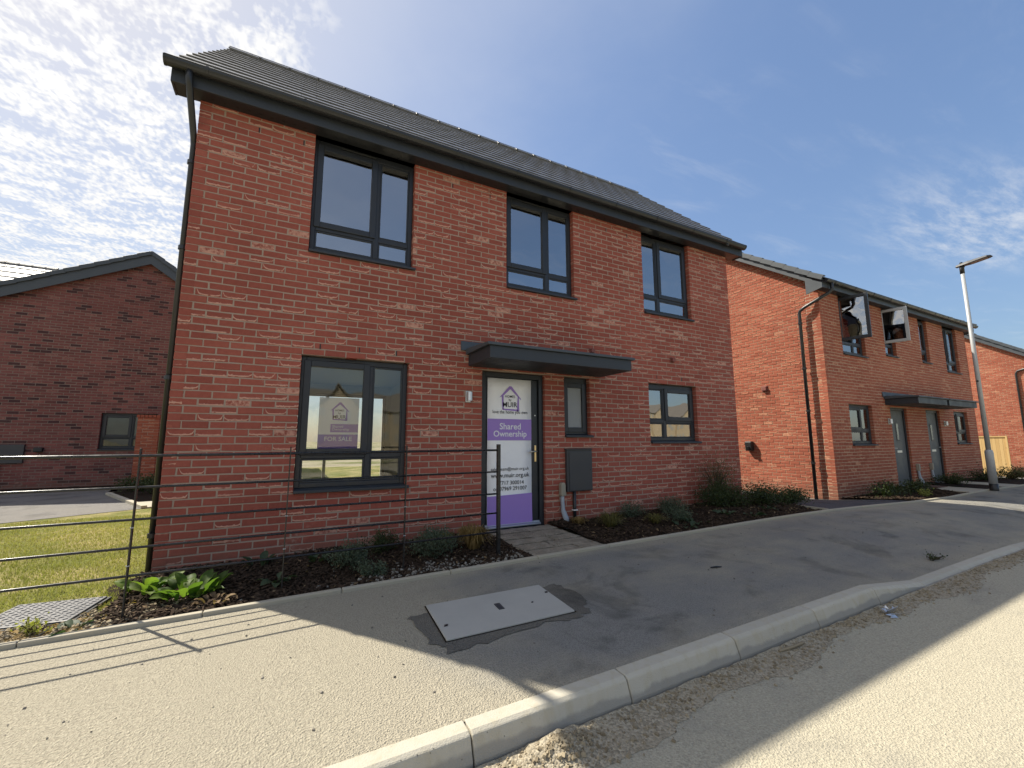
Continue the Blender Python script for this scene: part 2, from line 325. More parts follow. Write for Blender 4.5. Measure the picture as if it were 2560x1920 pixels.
fdrv2 = asphalt(0.35, 0.75, (0.23, 0.215, 0.185), (0.115, 0.11, 0.105), 0.010)
M['drive_grey'] = mat('weathered_tarmac_drive', rough=0.9, spec=0.25, build=fdrv2)
fpatch = asphalt(0.42, 0.78, (0.28, 0.25, 0.19), (0.095, 0.090, 0.078), 0.018)
M['patch'] = mat('fresh_tarmac_patch', rough=0.9, spec=0.25, build=fpatch)
def grav_n(g):
    p = g.pos(); v = g.voro(p, 95.0, 'F1', 'Color'); d = g.voro(p, 95.0); n = g.noise(p, 3.0, 3.0)
    sp = g.new('ShaderNodeSeparateColor'); g.l.new(v, sp.inputs[0])
    c = g.ramp(sp.outputs[0], [(0.0, (0.20, 0.17, 0.12)), (0.5, (0.31, 0.27, 0.20)), (1.0, (0.42, 0.37, 0.28))])
    g.col(g.mix(g.sstep(n, 0.35, 0.7, 0.0, 0.6), c, (0.36, 0.31, 0.225))); g.bump(g.m('ADD', g.m('SUBTRACT', 1.0, d), g.noise(p, 40.0, 3.0)), 0.008, 0.8)
M['silt'] = mat('gutter_silt', rough=0.95, spec=0.1, build=grav_n)
def soil_n(g):
    p = g.pos(); n = g.noise(p, 9.0, 5.0, 0.65); n2 = g.noise(p, 60.0, 4.0, 0.65)
    g.col(g.mix(n, (0.016, 0.011, 0.008), (0.045, 0.031, 0.021))); g.bump(n2, 0.03, 1.0)
M['soil'] = mat('dark_mulched_soil', rough=0.95, spec=0.1, build=soil_n)
def dry_n(g):
    p = g.pos(); n = g.noise(p, 6.0, 5.0, 0.65); n2 = g.noise(p, 75.0, 4.0, 0.65)
    g.col(g.mix(n, (0.26, 0.19, 0.11), (0.44, 0.34, 0.205))); g.bump(n2, 0.03, 1.0)
M['drysoil'] = mat('dry_clay_soil', rough=0.95, spec=0.1, build=dry_n)
def chip_n(a, b):
    def f(g):
        r = g.attr('seed'); n = g.noise(g.pos(), 60.0, 2.0); g.col(g.mix(g.m('ADD', g.m('MULTIPLY', r, 0.7), g.m('MULTIPLY', n, 0.3)), a, b))
    return f
M['chip'] = mat('bark_chip', rough=0.95, spec=0.1, build=chip_n((0.010, 0.007, 0.005), (0.085, 0.058, 0.040)))
M['pebble'] = mat('pebble', rough=0.85, spec=0.25, build=chip_n((0.09, 0.083, 0.07), (0.34, 0.31, 0.26)))
M['crumb'] = mat('rubble_crumb', rough=0.95, spec=0.1, build=chip_n((0.15, 0.12, 0.08), (0.38, 0.32, 0.22)))
def lawn_n(g):
    p = g.pos(); n = g.noise(p, 1.3, 4.0, 0.6); n2 = g.noise(p, 45.0, 4.0, 0.7)
    c = g.mix(g.sstep(n, 0.38, 0.66), (0.16, 0.175, 0.045), (0.38, 0.32, 0.15)); c = g.mix(g.sstep(n2, 0.4, 0.7, 0.0, 0.6), c, (0.10, 0.11, 0.025)); g.col(c); g.bump(n2, 0.03, 1.0)
M['lawn'] = mat('lawn_turf', rough=0.95, spec=0.1, build=lawn_n)
def leafy(a, b, tr=0.25):
    def f(g):
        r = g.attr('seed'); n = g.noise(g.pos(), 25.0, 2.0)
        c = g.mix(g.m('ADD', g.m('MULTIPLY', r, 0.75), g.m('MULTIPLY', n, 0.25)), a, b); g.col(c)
        t = g.new('ShaderNodeBsdfTranslucent'); g.put(g.mix(1.0, c, (1.5, 1.7, 0.9), 'MULTIPLY'), t.inputs[0])
        mx = g.new('ShaderNodeMixShader'); mx.inputs[0].default_value = tr
        o = g.n['Material Output']; g.l.new(g.b.outputs[0], mx.inputs[1]); g.l.new(t.outputs[0], mx.inputs[2]); g.l.new(mx.outputs[0], o.inputs[0])
    return f
M['grass'] = mat('grass_blade', rough=0.7, spec=0.3, build=leafy((0.13, 0.150, 0.030), (0.40, 0.35, 0.15), 0.32))
M['bergenia'] = mat('broad_green_leaf', rough=0.60, spec=0.3, build=leafy((0.040, 0.085, 0.016), (0.14, 0.20, 0.030), 0.45))
M['bergenia_dk'] = mat('broad_dark_leaf', rough=0.60, spec=0.3, build=leafy((0.022, 0.042, 0.018), (0.07, 0.10, 0.055), 0.25))
M['hebe'] = mat('grey_green_leaf', rough=0.65, spec=0.3, build=leafy((0.030, 0.050, 0.028), (0.115, 0.145, 0.095), 0.2))
M['darkleaf'] = mat('dark_green_leaf', rough=0.55, spec=0.4, build=leafy((0.014, 0.026, 0.008), (0.055, 0.075, 0.020), 0.25))
M['olive'] = mat('olive_brown_leaf', rough=0.65, spec=0.3, build=leafy((0.05, 0.048, 0.014), (0.13, 0.115, 0.045), 0.25))
M['yellowleaf'] = mat('yellow_green_leaf', rough=0.6, spec=0.3, build=leafy((0.10, 0.12, 0.02), (0.34, 0.33, 0.09), 0.35))
M['straw'] = mat('straw_blade', rough=0.75, spec=0.2, build=leafy((0.13, 0.085, 0.030), (0.34, 0.235, 0.095), 0.3))
M['grassgreen'] = mat('sedge_blade', rough=0.7, spec=0.3, build=leafy((0.05, 0.055, 0.015), (0.20, 0.17, 0.055), 0.3))
M['deadleaf'] = mat('withered_leaf', rough=0.85, spec=0.2, build=leafy((0.10, 0.065, 0.035), (0.27, 0.19, 0.11), 0.2))
M['stem'] = mat('brown_stem', (0.05, 0.035, 0.02), 0.85)
def cover_n(g):
    p = g.pos(); n = g.noise(p, 5.0, 4.0); n2 = g.noise(p, 170.0, 2.0); g.col(g.mix(n, (0.34, 0.335, 0.305), (0.42, 0.41, 0.37))); g.bump(n2, 0.003, 0.6)
M['cover'] = mat('pale_concrete_cover', rough=0.85, spec=0.3, build=cover_n)
M['chequer'] = mat('grey_chequer_plastic', (0.115, 0.115, 0.118), 0.5, build=worn((0.115, 0.115, 0.118), 0.25, 10.0))
def galv_n(g):
    p = g.pos(); n = g.noise(p, 30.0, 4.0, 0.7); g.col(g.mix(n, (0.30, 0.31, 0.32), (0.48, 0.49, 0.495)))
M['galv'] = mat('galvanised_steel', rough=0.5, metal=0.15, build=galv_n)
M['doorgrey'] = mat('grey_composite_door', (0.085, 0.095, 0.100), 0.5, build=worn((0.085, 0.095, 0.100), 0.15, 6.0))
def timber_n(g):
    p = g.pos(); n = g.noise(p, 3.0, 5.0, 0.6, 0.5, (8, 8, 1.0)); r = g.rnd(); k = g.sstep(g.voro(p, 3.2), 0.10, 0.05)
    c = g.mix(g.m('ADD', g.m('MULTIPLY', n, 0.6), g.m('MULTIPLY', r, 0.4)), (0.40, 0.25, 0.095), (0.60, 0.42, 0.19)); g.col(g.mix(g.m('MULTIPLY', k, 0.6), c, (0.20, 0.11, 0.05)))
M['timber'] = mat('new_softwood', rough=0.75, spec=0.3, build=timber_n)
M['mat'] = mat('brown_coir', (0.10, 0.045, 0.03), 0.95)
def buff_n(g):
    p = g.pos(); b = g.new('ShaderNodeTexBrick'); b.inputs['Scale'].default_value = 1.0
    b.inputs['Color1'].default_value = (0.36, 0.29, 0.19, 1); b.inputs['Color2'].default_value = (0.42, 0.34, 0.23, 1); b.inputs['Mortar'].default_value = (0.45, 0.38, 0.28, 1)
    b.inputs['Brick Width'].default_value = 0.45; b.inputs['Row Height'].default_value = 0.15; b.inputs['Mortar Size'].default_value = 0.01
    mp = g.new('ShaderNodeMapping'); mp.inputs['Rotation'].default_value = (PI / 2, 0, 0); g.l.new(p, mp.inputs[0]); g.l.new(mp.outputs[0], b.inputs[0]); g.col(b.outputs[0])
M['buff'] = mat('buff_brick', rough=0.9, spec=0.2, build=buff_n)
M['farpane'] = mat('far_window', (0.30, 0.29, 0.25), 0.4)
M['brownroof'] = mat('brown_grey_roof', rough=0.85, build=worn((0.16, 0.145, 0.125), 0.25, 2.0))
def field_n(g):
    p = g.pos(); n = g.noise(p, 0.22, 4.0, 0.6); n2 = g.noise(p, 14.0, 3.0)
    g.col(g.mix(g.sstep(n, 0.44, 0.6), (0.30, 0.265, 0.19), (0.11, 0.125, 0.035))); g.bump(n2, 0.05, 0.7)
M['field'] = mat('rough_ground', rough=0.95, spec=0.1, build=field_n)

# ------------------------------------------------------------------ object helpers
def tag(o, label=None, cat=None, group=None, kind=None):
    if label: o['label'] = label
    if cat: o['category'] = cat
    if group: o['group'] = group
    if kind: o['kind'] = kind
    return o
def attach(o, parent):
    if parent is not None:
        o.parent = parent; o.matrix_parent_inverse = WM[parent.name].inverted()
    return o
WM = {}                                        # world matrices of parents, so children can be written in world coordinates
GROUPS = {'brick_house': 'red brick houses of the estate', 'buff_house': 'buff houses across the road', 'broadleaf_plant': 'broadleaf plants in the beds', 'low_shrub': 'low shrubs in the beds', 'grass_tuft': 'grass tufts in the beds', 'weed': 'weeds in the paving'}
def thing(name, label, cat, loc=(0, 0, 0), group=None, kind=None):
    o = bpy.data.objects.new(name, None); COL.objects.link(o); o.location = loc; o.empty_display_size = 0.2
    WM[o.name] = Matrix.Translation(Vector(loc))
    return tag(o, label, cat, group or GROUPS.get(name), kind)
ID = Matrix.Identity(4)
def RZ(a): return Matrix.Rotation(a, 4, 'Z')
def TR(*v): return Matrix.Translation(Vector(v[0] if len(v) == 1 else v))
class MB:
    def __init__(s, T=ID): s.v = []; s.f = []; s.T = T; s.seed = []; s.uv = []; s.cur = 0.5
    def add(s, vs, fs, uv=None):
        o = len(s.v); s.v += [s.T @ Vector(v) for v in vs]; s.f += [[i + o for i in f] for f in fs]
        s.seed += [s.cur] * len(vs); s.uv += uv if uv else [(0.5, 0.5)] * len(vs)
        return s
    def box(s, x0, x1, y0, y1, z0, z1):
        s.add([(x0, y0, z0), (x1, y0, z0), (x1, y1, z0), (x0, y1, z0), (x0, y0, z1), (x1, y0, z1), (x1, y1, z1), (x0, y1, z1)],
              [(0, 3, 2, 1), (4, 5, 6, 7), (0, 1, 5, 4), (1, 2, 6, 5), (2, 3, 7, 6), (3, 0, 4, 7)]); return s
    def prism(s, poly, axis, a, b):
        """extrude a 2d polygon; axis 0: poly is (y,z) along x; 1: (x,z) along y; 2: (x,y) along z"""
        mk = {0: lambda p, t: (t, p[0], p[1]), 1: lambda p, t: (p[0], t, p[1]), 2: lambda p, t: (p[0], p[1], t)}[axis]
        n = len(poly); s.add([mk(p, a) for p in poly] + [mk(p, b) for p in poly], [list(range(n))[::-1], list(range(n, 2 * n))] + [(i, (i + 1) % n, n + (i + 1) % n, n + i) for i in range(n)]); return s
    def tube(s, path, r, n=8, cap=True):
        pts = [Vector(p) for p in path]; rr = r if isinstance(r, (list, tuple)) else [r] * len(pts)
        vs = []; up = Vector((0.123, 0.31, 0.9)).normalized()
        for i, p in enumerate(pts):
            t = (pts[min(i + 1, len(pts) - 1)] - pts[max(i - 1, 0)]).normalized()
            a = t.cross(up)
            if a.length < 1e-3: a = t.cross(Vector((1, 0, 0)))
            a.normalize(); b = t.cross(a)
            vs += [p + (a * math.cos(2 * PI * k / n) + b * math.sin(2 * PI * k / n)) * rr[i] for k in range(n)]
        fs = [(i * n + k, i * n + (k + 1) % n, (i + 1) * n + (k + 1) % n, (i + 1) * n + k) for i in range(len(pts) - 1) for k in range(n)]
        if cap: fs += [list(range(n))[::-1], list(range((len(pts) - 1) * n, len(pts) * n))]
        s.add(vs, fs); return s
    def grid(s, xs, ys, zf):
        o = [(x, y, zf(x, y)) for y in ys for x in xs]; n = len(xs)
        s.add(o, [(j * n + i, j * n + i + 1, (j + 1) * n + i + 1, (j + 1) * n + i) for j in range(len(ys) - 1) for i in range(n - 1)]); return s
    def mesh(s, name, material=None, smooth=False, attrs=False):
        me = bpy.data.meshes.new(name); me.from_pydata(s.v, [], s.f)
        if material is not None: me.materials.append(material)
        if smooth: me.polygons.foreach_set('use_smooth', [True] * len(me.polygons))
        if attrs:
            a = me.attributes.new('seed', 'FLOAT', 'POINT'); a.data.foreach_set('value', s.seed)
            ul = me.uv_layers.new(name='UVMap'); li = [0] * len(me.loops); me.loops.foreach_get('vertex_index', li)
            fl = []
            for i in li: fl += s.uv[i]
            ul.data.foreach_set('uv', fl)
        me.update(); return me
    def build(s, name, material, parent=None, smooth=False, bevel=0.0, attrs=False, seg=2):
        o = bpy.data.objects.new(name, s.mesh(name, material, smooth, attrs)); COL.objects.link(o)
        WM[o.name] = ID; attach(o, parent)
        if bevel:
            b = o.modifiers.new('bevel', 'BEVEL'); b.width = bevel; b.segments = seg; b.limit_method = 'ANGLE'; b.angle_limit = math.radians(40)
        return o
def inst(name, me, mw, parent=None):
    o = bpy.data.objects.new(name, me); COL.objects.link(o)
    if parent is not None:
        o.parent = parent; o.matrix_parent_inverse = WM[parent.name].inverted()
    o.matrix_basis = mw
    return o
def interp(x, pts):
    if x <= pts[0][0]: return pts[0][1]
    for (a, b), (c, d) in zip(pts, pts[1:]):
        if x <= c: return b + (d - b) * (x - a) / (c - a)
    return pts[-1][1]
def sm(x, a, b):
    t = max(0.0, min(1.0, (x - a) / (b - a))); return t * t * (3 - 2 * t)
def apparent(p, n=None):
    """rough size in the picture of a small piece at p facing n (0 when out of frame or facing away)"""
    d = p - CAM; z = d.dot(FW)
    if z < 0.3: return 0.0
    if abs(d.dot(RT)) > z * 1.25 or abs(d.dot(UP)) > z * 0.94: return 0.0
    k = 1.0
    if n is not None:
        k = -(d.normalized().dot(n))
        if k <= 0.02: return 0.0
    return k / (z * z)

# ------------------------------------------------------------------ ground heights
EDGE = [(-60, -0.1), (-6, -0.03), (0, 0.0), (4, 0.058), (7.5, 0.102), (9, 0.10), (11.8, 0.035), (13.6, 0.02), (15, 0.055), (20, 0.03), (29, -0.40), (80, -0.5)]
def e_(x): return interp(x, EDGE)
def kdrop(x): return interp(x, [(5.20, 0.0), (6.05, 0.098), (15.40, 0.098), (16.25, 0.0)])
def zpave(x, y): return e_(x) - kdrop(x) * sm(-y, 1.9, 3.2)
def zkerb(x): return e_(x) + 0.002 - kdrop(x)
def zroad(x, y): return e_(x) - 0.120 + 0.018 * min(3.0, max(0.0, -3.40 - y))
def zback(x, y):
    k = sm(y, -1.32, 0.6) * sm(x, 9.2, 11.6) * (1 - sm(x, 12.3, 15.5))
    return e_(x) - 0.16 * k
def frange(a, b, st):
    n = max(1, int(round((b - a) / st))); return [a + (b - a) * i / n for i in range(n + 1)]

# ------------------------------------------------------------------ setting: ground, road, footway, kerb, edging
xs = [-400, -150, -60, -30] + frange(-16, 36, 1.0) + [50, 90, 160, 400]
ys = [-400, -160, -80, -45, -30, -20, -14] + frange(-12, -3.5, 1.0) + [-3.46, -3.30, -3.2, -1.40, -1.25] + frange(-1.0, 16, 1.0) + [24, 40, 80, 160, 400]
def zground(x, y):
    if y < -3.38: return min(zroad(x, y), e_(x) - 0.1) - 0.03
    return zback(x, max(y, -1.32)) - 0.05 - (0.1 if y < -1.3 else 0.0)
tag(MB().grid(xs, ys, zground).build('ground', M['field']), kind='structure')
tag(MB().grid(frange(-40, 70, 0.6), frange(-10.2, -3.36, 0.57), zroad).build('road', M['road']), kind='structure')
tag(MB().grid([-40, -30, -20] + frange(1.80 - .85 * 16, 1.80 + .85 * 44, 0.425) + [50, 70], frange(-3.27, -1.30, 0.2), zpave).build('pavement', M['pave']), kind='structure')
tag(MB().grid(frange(-40, 70, 2.0), [-12.2, -10.15], lambda x, y: zroad(x, -10.2) + 0.10).build('pavement', M['pave']), kind='structure')
# gutter silt along the kerb face
def siltw(x): return 0.15 + 0.04 * math.sin(x * 2.3) + 0.035 * math.sin(x * 5.1 + 1) + 0.12 * math.exp(-((x - 2.25) / 0.4) ** 2)
sx = frange(-6, 14, 0.07); mb = MB()
for i, x in enumerate(sx):
    wv = siltw(x) + U(-0.02, 0.02)
    pts = []
    for j in range(6):
        t = j / 5; y = -3.395 - t * wv
        pts.append((x, y, zroad(x, y) + 0.004 + 0.016 * (1 - t) ** 1.4 * (0.55 + 0.7 * R())))
    pts[-1] = (x, pts[-1][1], zroad(x, pts[-1][1]) + 0.002)
    mb.add(pts, [] if i == 0 else [])
n = 6; mb.f = [(i * n + j, i * n + j + 1, (i + 1) * n + j + 1, (i + 1) * n + j) for i in range(len(sx) - 1) for j in range(n - 1)]
tag(mb.build('gutter_silt', M['silt'], smooth=True), 'pale silt and grit lying in the road channel against the kerb', 'silt', kind='stuff')
# kerb stones
kb = MB().prism([(-3.39, -0.5), (-3.26, -0.5), (-3.26, -0.26), (-3.39, -0.26)], 0, -30, 60).build('kerb', M['kerb']); tag(kb, kind='structure')
def kerb_mesh(x0, x1):
    m = MB(); g = 0.003
    def prof(x):
        t = zkerb(x); lo = zroad(x, -3.4) - 0.1
        dr = kdrop(x) / 0.095
        return [(-3.255, lo), (-3.255, t), (-3.330, t - 0.001), (-3.350, t - 0.012), (-3.382 + 0.012 * dr, t - 0.095 + 0.07 * dr), (-3.390, lo)]
    a = [(x0 + g, y, z) for y, z in prof(x0 + g)]; b = [(x1 - g, y, z) for y, z in prof(x1 - g)]; n = 6
    m.add(a + b, [list(range(n)), list(range(n, 2 * n))[::-1]] + [(i, n + i, n + (i + 1) % n, (i + 1) % n) for i in range(n)])
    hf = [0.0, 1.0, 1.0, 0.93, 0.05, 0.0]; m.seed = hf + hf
    return m
x = 1.80 - 0.85 * 12
while x < 24:
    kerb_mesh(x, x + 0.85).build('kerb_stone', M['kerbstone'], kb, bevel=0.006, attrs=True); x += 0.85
# concrete edging at the back of the footway
eb = MB().prism([(-1.34, -0.5), (-1.29, -0.5), (-1.29, -0.2), (-1.34, -0.2)], 0, -30, 60).build('edging', M['edging']); tag(eb, kind='structure')
x = -0.33 - 0.915 * 9
while x < 24:
    a, b = x + 0.002, x + 0.913; m = MB(); j1, j2 = U(-0.003, 0.003), U(-0.003, 0.003)
    z0, z1 = e_(a), e_(b); up = 0.030
    m.add([(a, -1.345, z0 - 0.15), (b, -1.345, z1 - 0.15), (b, -1.292, z1 - 0.15), (a, -1.292, z0 - 0.15), (a, -1.345 + j1, z0 + up), (b, -1.345 + j2, z1 + up), (b, -1.292 + j2, z1 + up), (a, -1.292 + j1, z0 + up)],
          [(0, 3, 2, 1), (4, 5, 6, 7), (0, 1, 5, 4), (1, 2, 6, 5), (2, 3, 7, 6), (3, 0, 4, 7)])
    m.build('edging_stone', M['edging'], eb, bevel=0.008); x += 0.915
# planting beds (mulched soil), drive between the houses, lawn, the drive in front of the left house
def zbed(x, y): return zback(x, y) + 0.008 + 0.018 * math.sin(x * 5.3 + y * 3) * math.sin(y * 6.1 + x) + 0.03 * sm(y, -1.25, -0.5)
tag(MB().grid(frange(-0.22, 3.32, 0.08), frange(-1.295, 0.02, 0.08), lambda x, y: zbed(x, y) - 0.05 * sm(-x, -0.15, 0.25)).build('planting_bed', M['soil'], smooth=True), kind='structure')
tag(MB().grid(frange(4.28, 8.78, 0.09), frange(-1.295, 0.02, 0.09), zbed).build('planting_bed', M['soil'], smooth=True), kind='structure')
tag(MB().grid(frange(11.95, 14.62, 0.2), frange(-1.295, 0.04, 0.15), zbed).build('planting_bed', M['soil'], smooth=True), kind='structure')
tag(MB().grid(frange(15.78, 16.9, 0.2), frange(-1.295, 0.04, 0.15), zbed).build('planting_bed', M['soil'], smooth=True), kind='structure')
tag(MB().grid(frange(17.98, 21.6, 0.2), frange(-1.295, 0.04, 0.15), zbed).build('planting_bed', M['soil'], smooth=True), kind='structure')
tag(MB().grid(frange(8.79, 11.93, 0.16), frange(-1.293, 12, 0.2), lambda x, y: zback(x, y) + 0.004).build('driveway', M['drive']), kind='structure')
tag(MB().prism([(8.76, -1.29), (8.80, -1.29), (8.80, 0.0), (8.76, 0.0)], 2, 0.0, 0.135).build('drive_edging', M['edging']), kind='structure')
tag(MB().grid(frange(21.7, 29.3, 0.5), frange(-1.293, 9, 0.4), lambda x, y: e_(x) + 0.004).build('driveway', M['drive_grey']), kind='structure')
def zl(x, y): return zback(x, y) * (1 - sm(y, 0.5, 3.0)) - 0.006 + 0.010 * math.sin(x * 2.1) * math.sin(y * 1.7) * (1 - sm(y, 2.0, 3.2))
tag(MB().grid(frange(-9, 0.02, 0.3), frange(-0.95, 5.3, 0.25), zl).build('lawn', M['lawn'], smooth=True), kind='structure')
tag(MB().grid(frange(-9, -0.14, 0.12), frange(-1.295, -0.72, 0.07), lambda x, y: zl(x, y) + 0.010 + 0.02 * R() * sm(y, -1.2, -1.0) - 0.03 * sm(y, -0.85, -0.72)).build('soil_strip', M['drysoil'], smooth=True), kind='structure')
dg = MB(); dg.add([(-12, 3.55, 0.0), (-3.4, 3.9, 0.0), (-1.28, 5.05, 0.0), (-2.62, 8.0, 0.0), (-2.9, 9.4, 0.0), (-12, 9.4, 0.0)], [(0, 1, 2, 3, 4, 5)])
tag(dg.build('driveway', M['drive_grey']), kind='structure')
dk = MB(); dk.add([(-1.28, 5.05, 0.0), (-1.20, 5.08, 0.0), (-2.54, 8.05, 0.0), (-2.62, 8.0, 0.0), (-1.28, 5.05, 0.05), (-1.20, 5.08, 0.05), (-2.54, 8.05, 0.05), (-2.62, 8.0, 0.05)], [(4, 5, 6, 7), (0, 1, 5, 4), (1, 2, 6, 5), (2, 3, 7, 6), (3, 0, 4, 7)])
tag(dk.build('drive_edging', M['edging']), kind='structure')
tag(MB().prism([(-1.19, 5.06), (0.02, 5.5), (0.02, 6.3), (-1.56, 5.95)], 2, -0.03, 0.022).build('path', M['edging']), kind='structure')
tag(MB().prism([(-1.57, 5.97), (-0.1, 6.3), (-0.1, 10.4), (-2.9, 10.4), (-2.52, 8.05)], 2, -0.03, 0.02).build('planting_bed', M['soil']), kind='structure')
tag(MB().prism([(0.2, 5.5), (9.0, 5.5), (9.0, 16), (0.2, 16)], 2, -0.03, 0.03).build('lawn', M['lawn']), kind='structure')
tag(MB().grid([-9, -3, -0.2], [9.4, 10.5], lambda x, y: 0.012).build('planting_bed', M['soil']), kind='structure')

# ------------------------------------------------------------------ brickwork
BH, BJ, BW = 0.075, 0.010, 0.225
def brick_verts(w, h, seed, depth=0.102):
    """one brick, front face towards -y at y=0, slightly uneven, arrises rounded off"""
    rnd = random.Random(int(seed * 1e6)); J = lambda k: rnd.uniform(-k, k)
    f = J(0.0022); c = 0.0045
    cr = [(-w / 2 + J(.0018), -h / 2 + J(.0022)), (w / 2 + J(.0018), -h / 2 + J(.0022)), (w / 2 + J(.0018), h / 2 + J(.0022)), (-w / 2 + J(.0018), h / 2 + J(.0022))]
    v = [(x - math.copysign(c, x), f + J(.0008), z - math.copysign(c, z)) for x, z in cr] + [(x, f + 0.005, z) for x, z in cr] + [(x, depth, z) for x, z in cr]
    fa = [(0, 1, 2, 3)] + [(4 + i, 4 + (i + 1) % 4, (i + 1) % 4, i) for i in range(4)] + [(8 + i, 8 + (i + 1) % 4, 4 + (i + 1) % 4, 4 + i) for i in range(4)]
    uv = [(x / w + .5, z / h + .5) for x, _, z in v]
    return v, fa, uv
VAR = {}
def brick_data(w, h, seed):
    key = (round(w, 3), round(h, 3), seed)
    if key not in VAR: VAR[key] = brick_verts(w, h, seed)
    return VAR[key]
SEEDS = [0.0031 + i * 0.00907 for i in range(109)]
class Bricks:
    """collects the bricks of one house: the 300 that show largest become parts of their own, the rest one part"""
    def __init__(s, parent, m, kind_name='brick', cap=300): s.l = []; s.p = parent; s.m = m; s.k = kind_name; s.cap = cap; s.me = {}
    def wall(s, W, L, z0, z1, openings=(), top=None, shift=0.0, vis=True):
        """W: frame of the wall (x along, y inward, z up); openings: (s0,s1,z0,z1); top: s -> height limit"""
        nrm = (W.to_3x3() @ Vector((0, -1, 0)))
        rows = int(math.ceil((z1 - z0) / BH - 1e-6))
        for r in range(rows):
            za = z0 + r * BH; zb = min(za + BH, z1 + 0.0); h = zb - za - BJ
            if h < 0.025: continue
            zc = za + (zb - za) / 2; cuts = [(0.0, L)]
            for (a, b, c, d) in openings:
                if zc > c and zc < d:
                    nc = []
                    for (p, q) in cuts:
                        if b <= p or a >= q: nc.append((p, q)); continue
                        if a > p + 1e-4: nc.append((p, a))
                        if b < q - 1e-4: nc.append((b, q))
                    cuts = nc
            off = (BW / 2 if r % 2 else 0.0) + shift
            for (p, q) in cuts:
                k = math.floor((p - off) / BW); edges = [p]
                while True:
                    k += 1; x = off + k * BW
                    if x >= q - 0.03: break
                    if x > p + 0.03: edges.append(x)
                edges.append(q)
                for a, b in zip(edges, edges[1:]):
                    c = (a + b) / 2
                    if top is not None and zc > top(c): continue
                    la = 0.0 if a == p else BJ / 2; lb = 0.0 if b == q else BJ / 2
                    wd = (b - lb) - (a + la)
                    if wd < 0.02: continue
                    cx = ((a + la) + (b - lb)) / 2; sd = random.choice(SEEDS)
                    mw = W @ TR(cx, 0, zc)
                    s.l.append((apparent(mw.translation, nrm) * wd if vis else 0.0, mw, round(wd, 3), round(h, 3), sd))
    def done(s):
        s.l.sort(key=lambda t: -t[0])
        near = [t for t in s.l[:s.cap] if t[0] > 0]; rest = s.l[len(near):]
        for _, mw, wd, h, sd in near:
            key = (wd, h, sd)
            if key not in s.me:
                m = MB(); m.cur = sd; m.add(*brick_data(*key)); s.me[key] = m.mesh('brick', s.m, attrs=True)
            inst(s.k, s.me[key], mw, s.p)
        V = []; F = []; S = []; UVS = []; m = MB()
        for _, mw, wd, h, sd in rest:
            v, f, uv = brick_data(wd, h, sd); m.T = mw; m.cur = sd; m.add(v, f, uv)
        o = m.build('brickwork', s.m, s.p, attrs=True); o['kind'] = 'stuff'
def wall_slab(W, L, z0, z1, openings, d0, d1, name, m, parent, grow=0.004, gable=None):
    """the masonry behind the bricks, with its openings left out"""
    mb = MB(W); xs = sorted({0.003, L - 0.003} | {a - grow for a, b, c, d in openings} | {b + grow for a, b, c, d in openings})
    zs = sorted({z0, z1} | {min(max(c - grow, z0), z1) for a, b, c, d in openings} | {min(d + grow, z1) for a, b, c, d in openings})
    for a, b in zip(xs, xs[1:]):
        run = None
        for c, d in zip(zs, zs[1:]):
            xm, zm = (a + b) / 2, (c + d) / 2
            hole = any(o[0] - grow < xm < o[1] + grow and o[2] - grow < zm < o[3] + grow for o in openings)
            if hole:
                if run: mb.box(a, b, d0, d1, run[0], run[1]); run = None
            else: run = (run[0], d) if run else (c, d)
        if run: mb.box(a, b, d0, d1, run[0], run[1])
    if gable: mb.prism(gable, 1, d0, d1)
    return mb.build(name, m, parent)

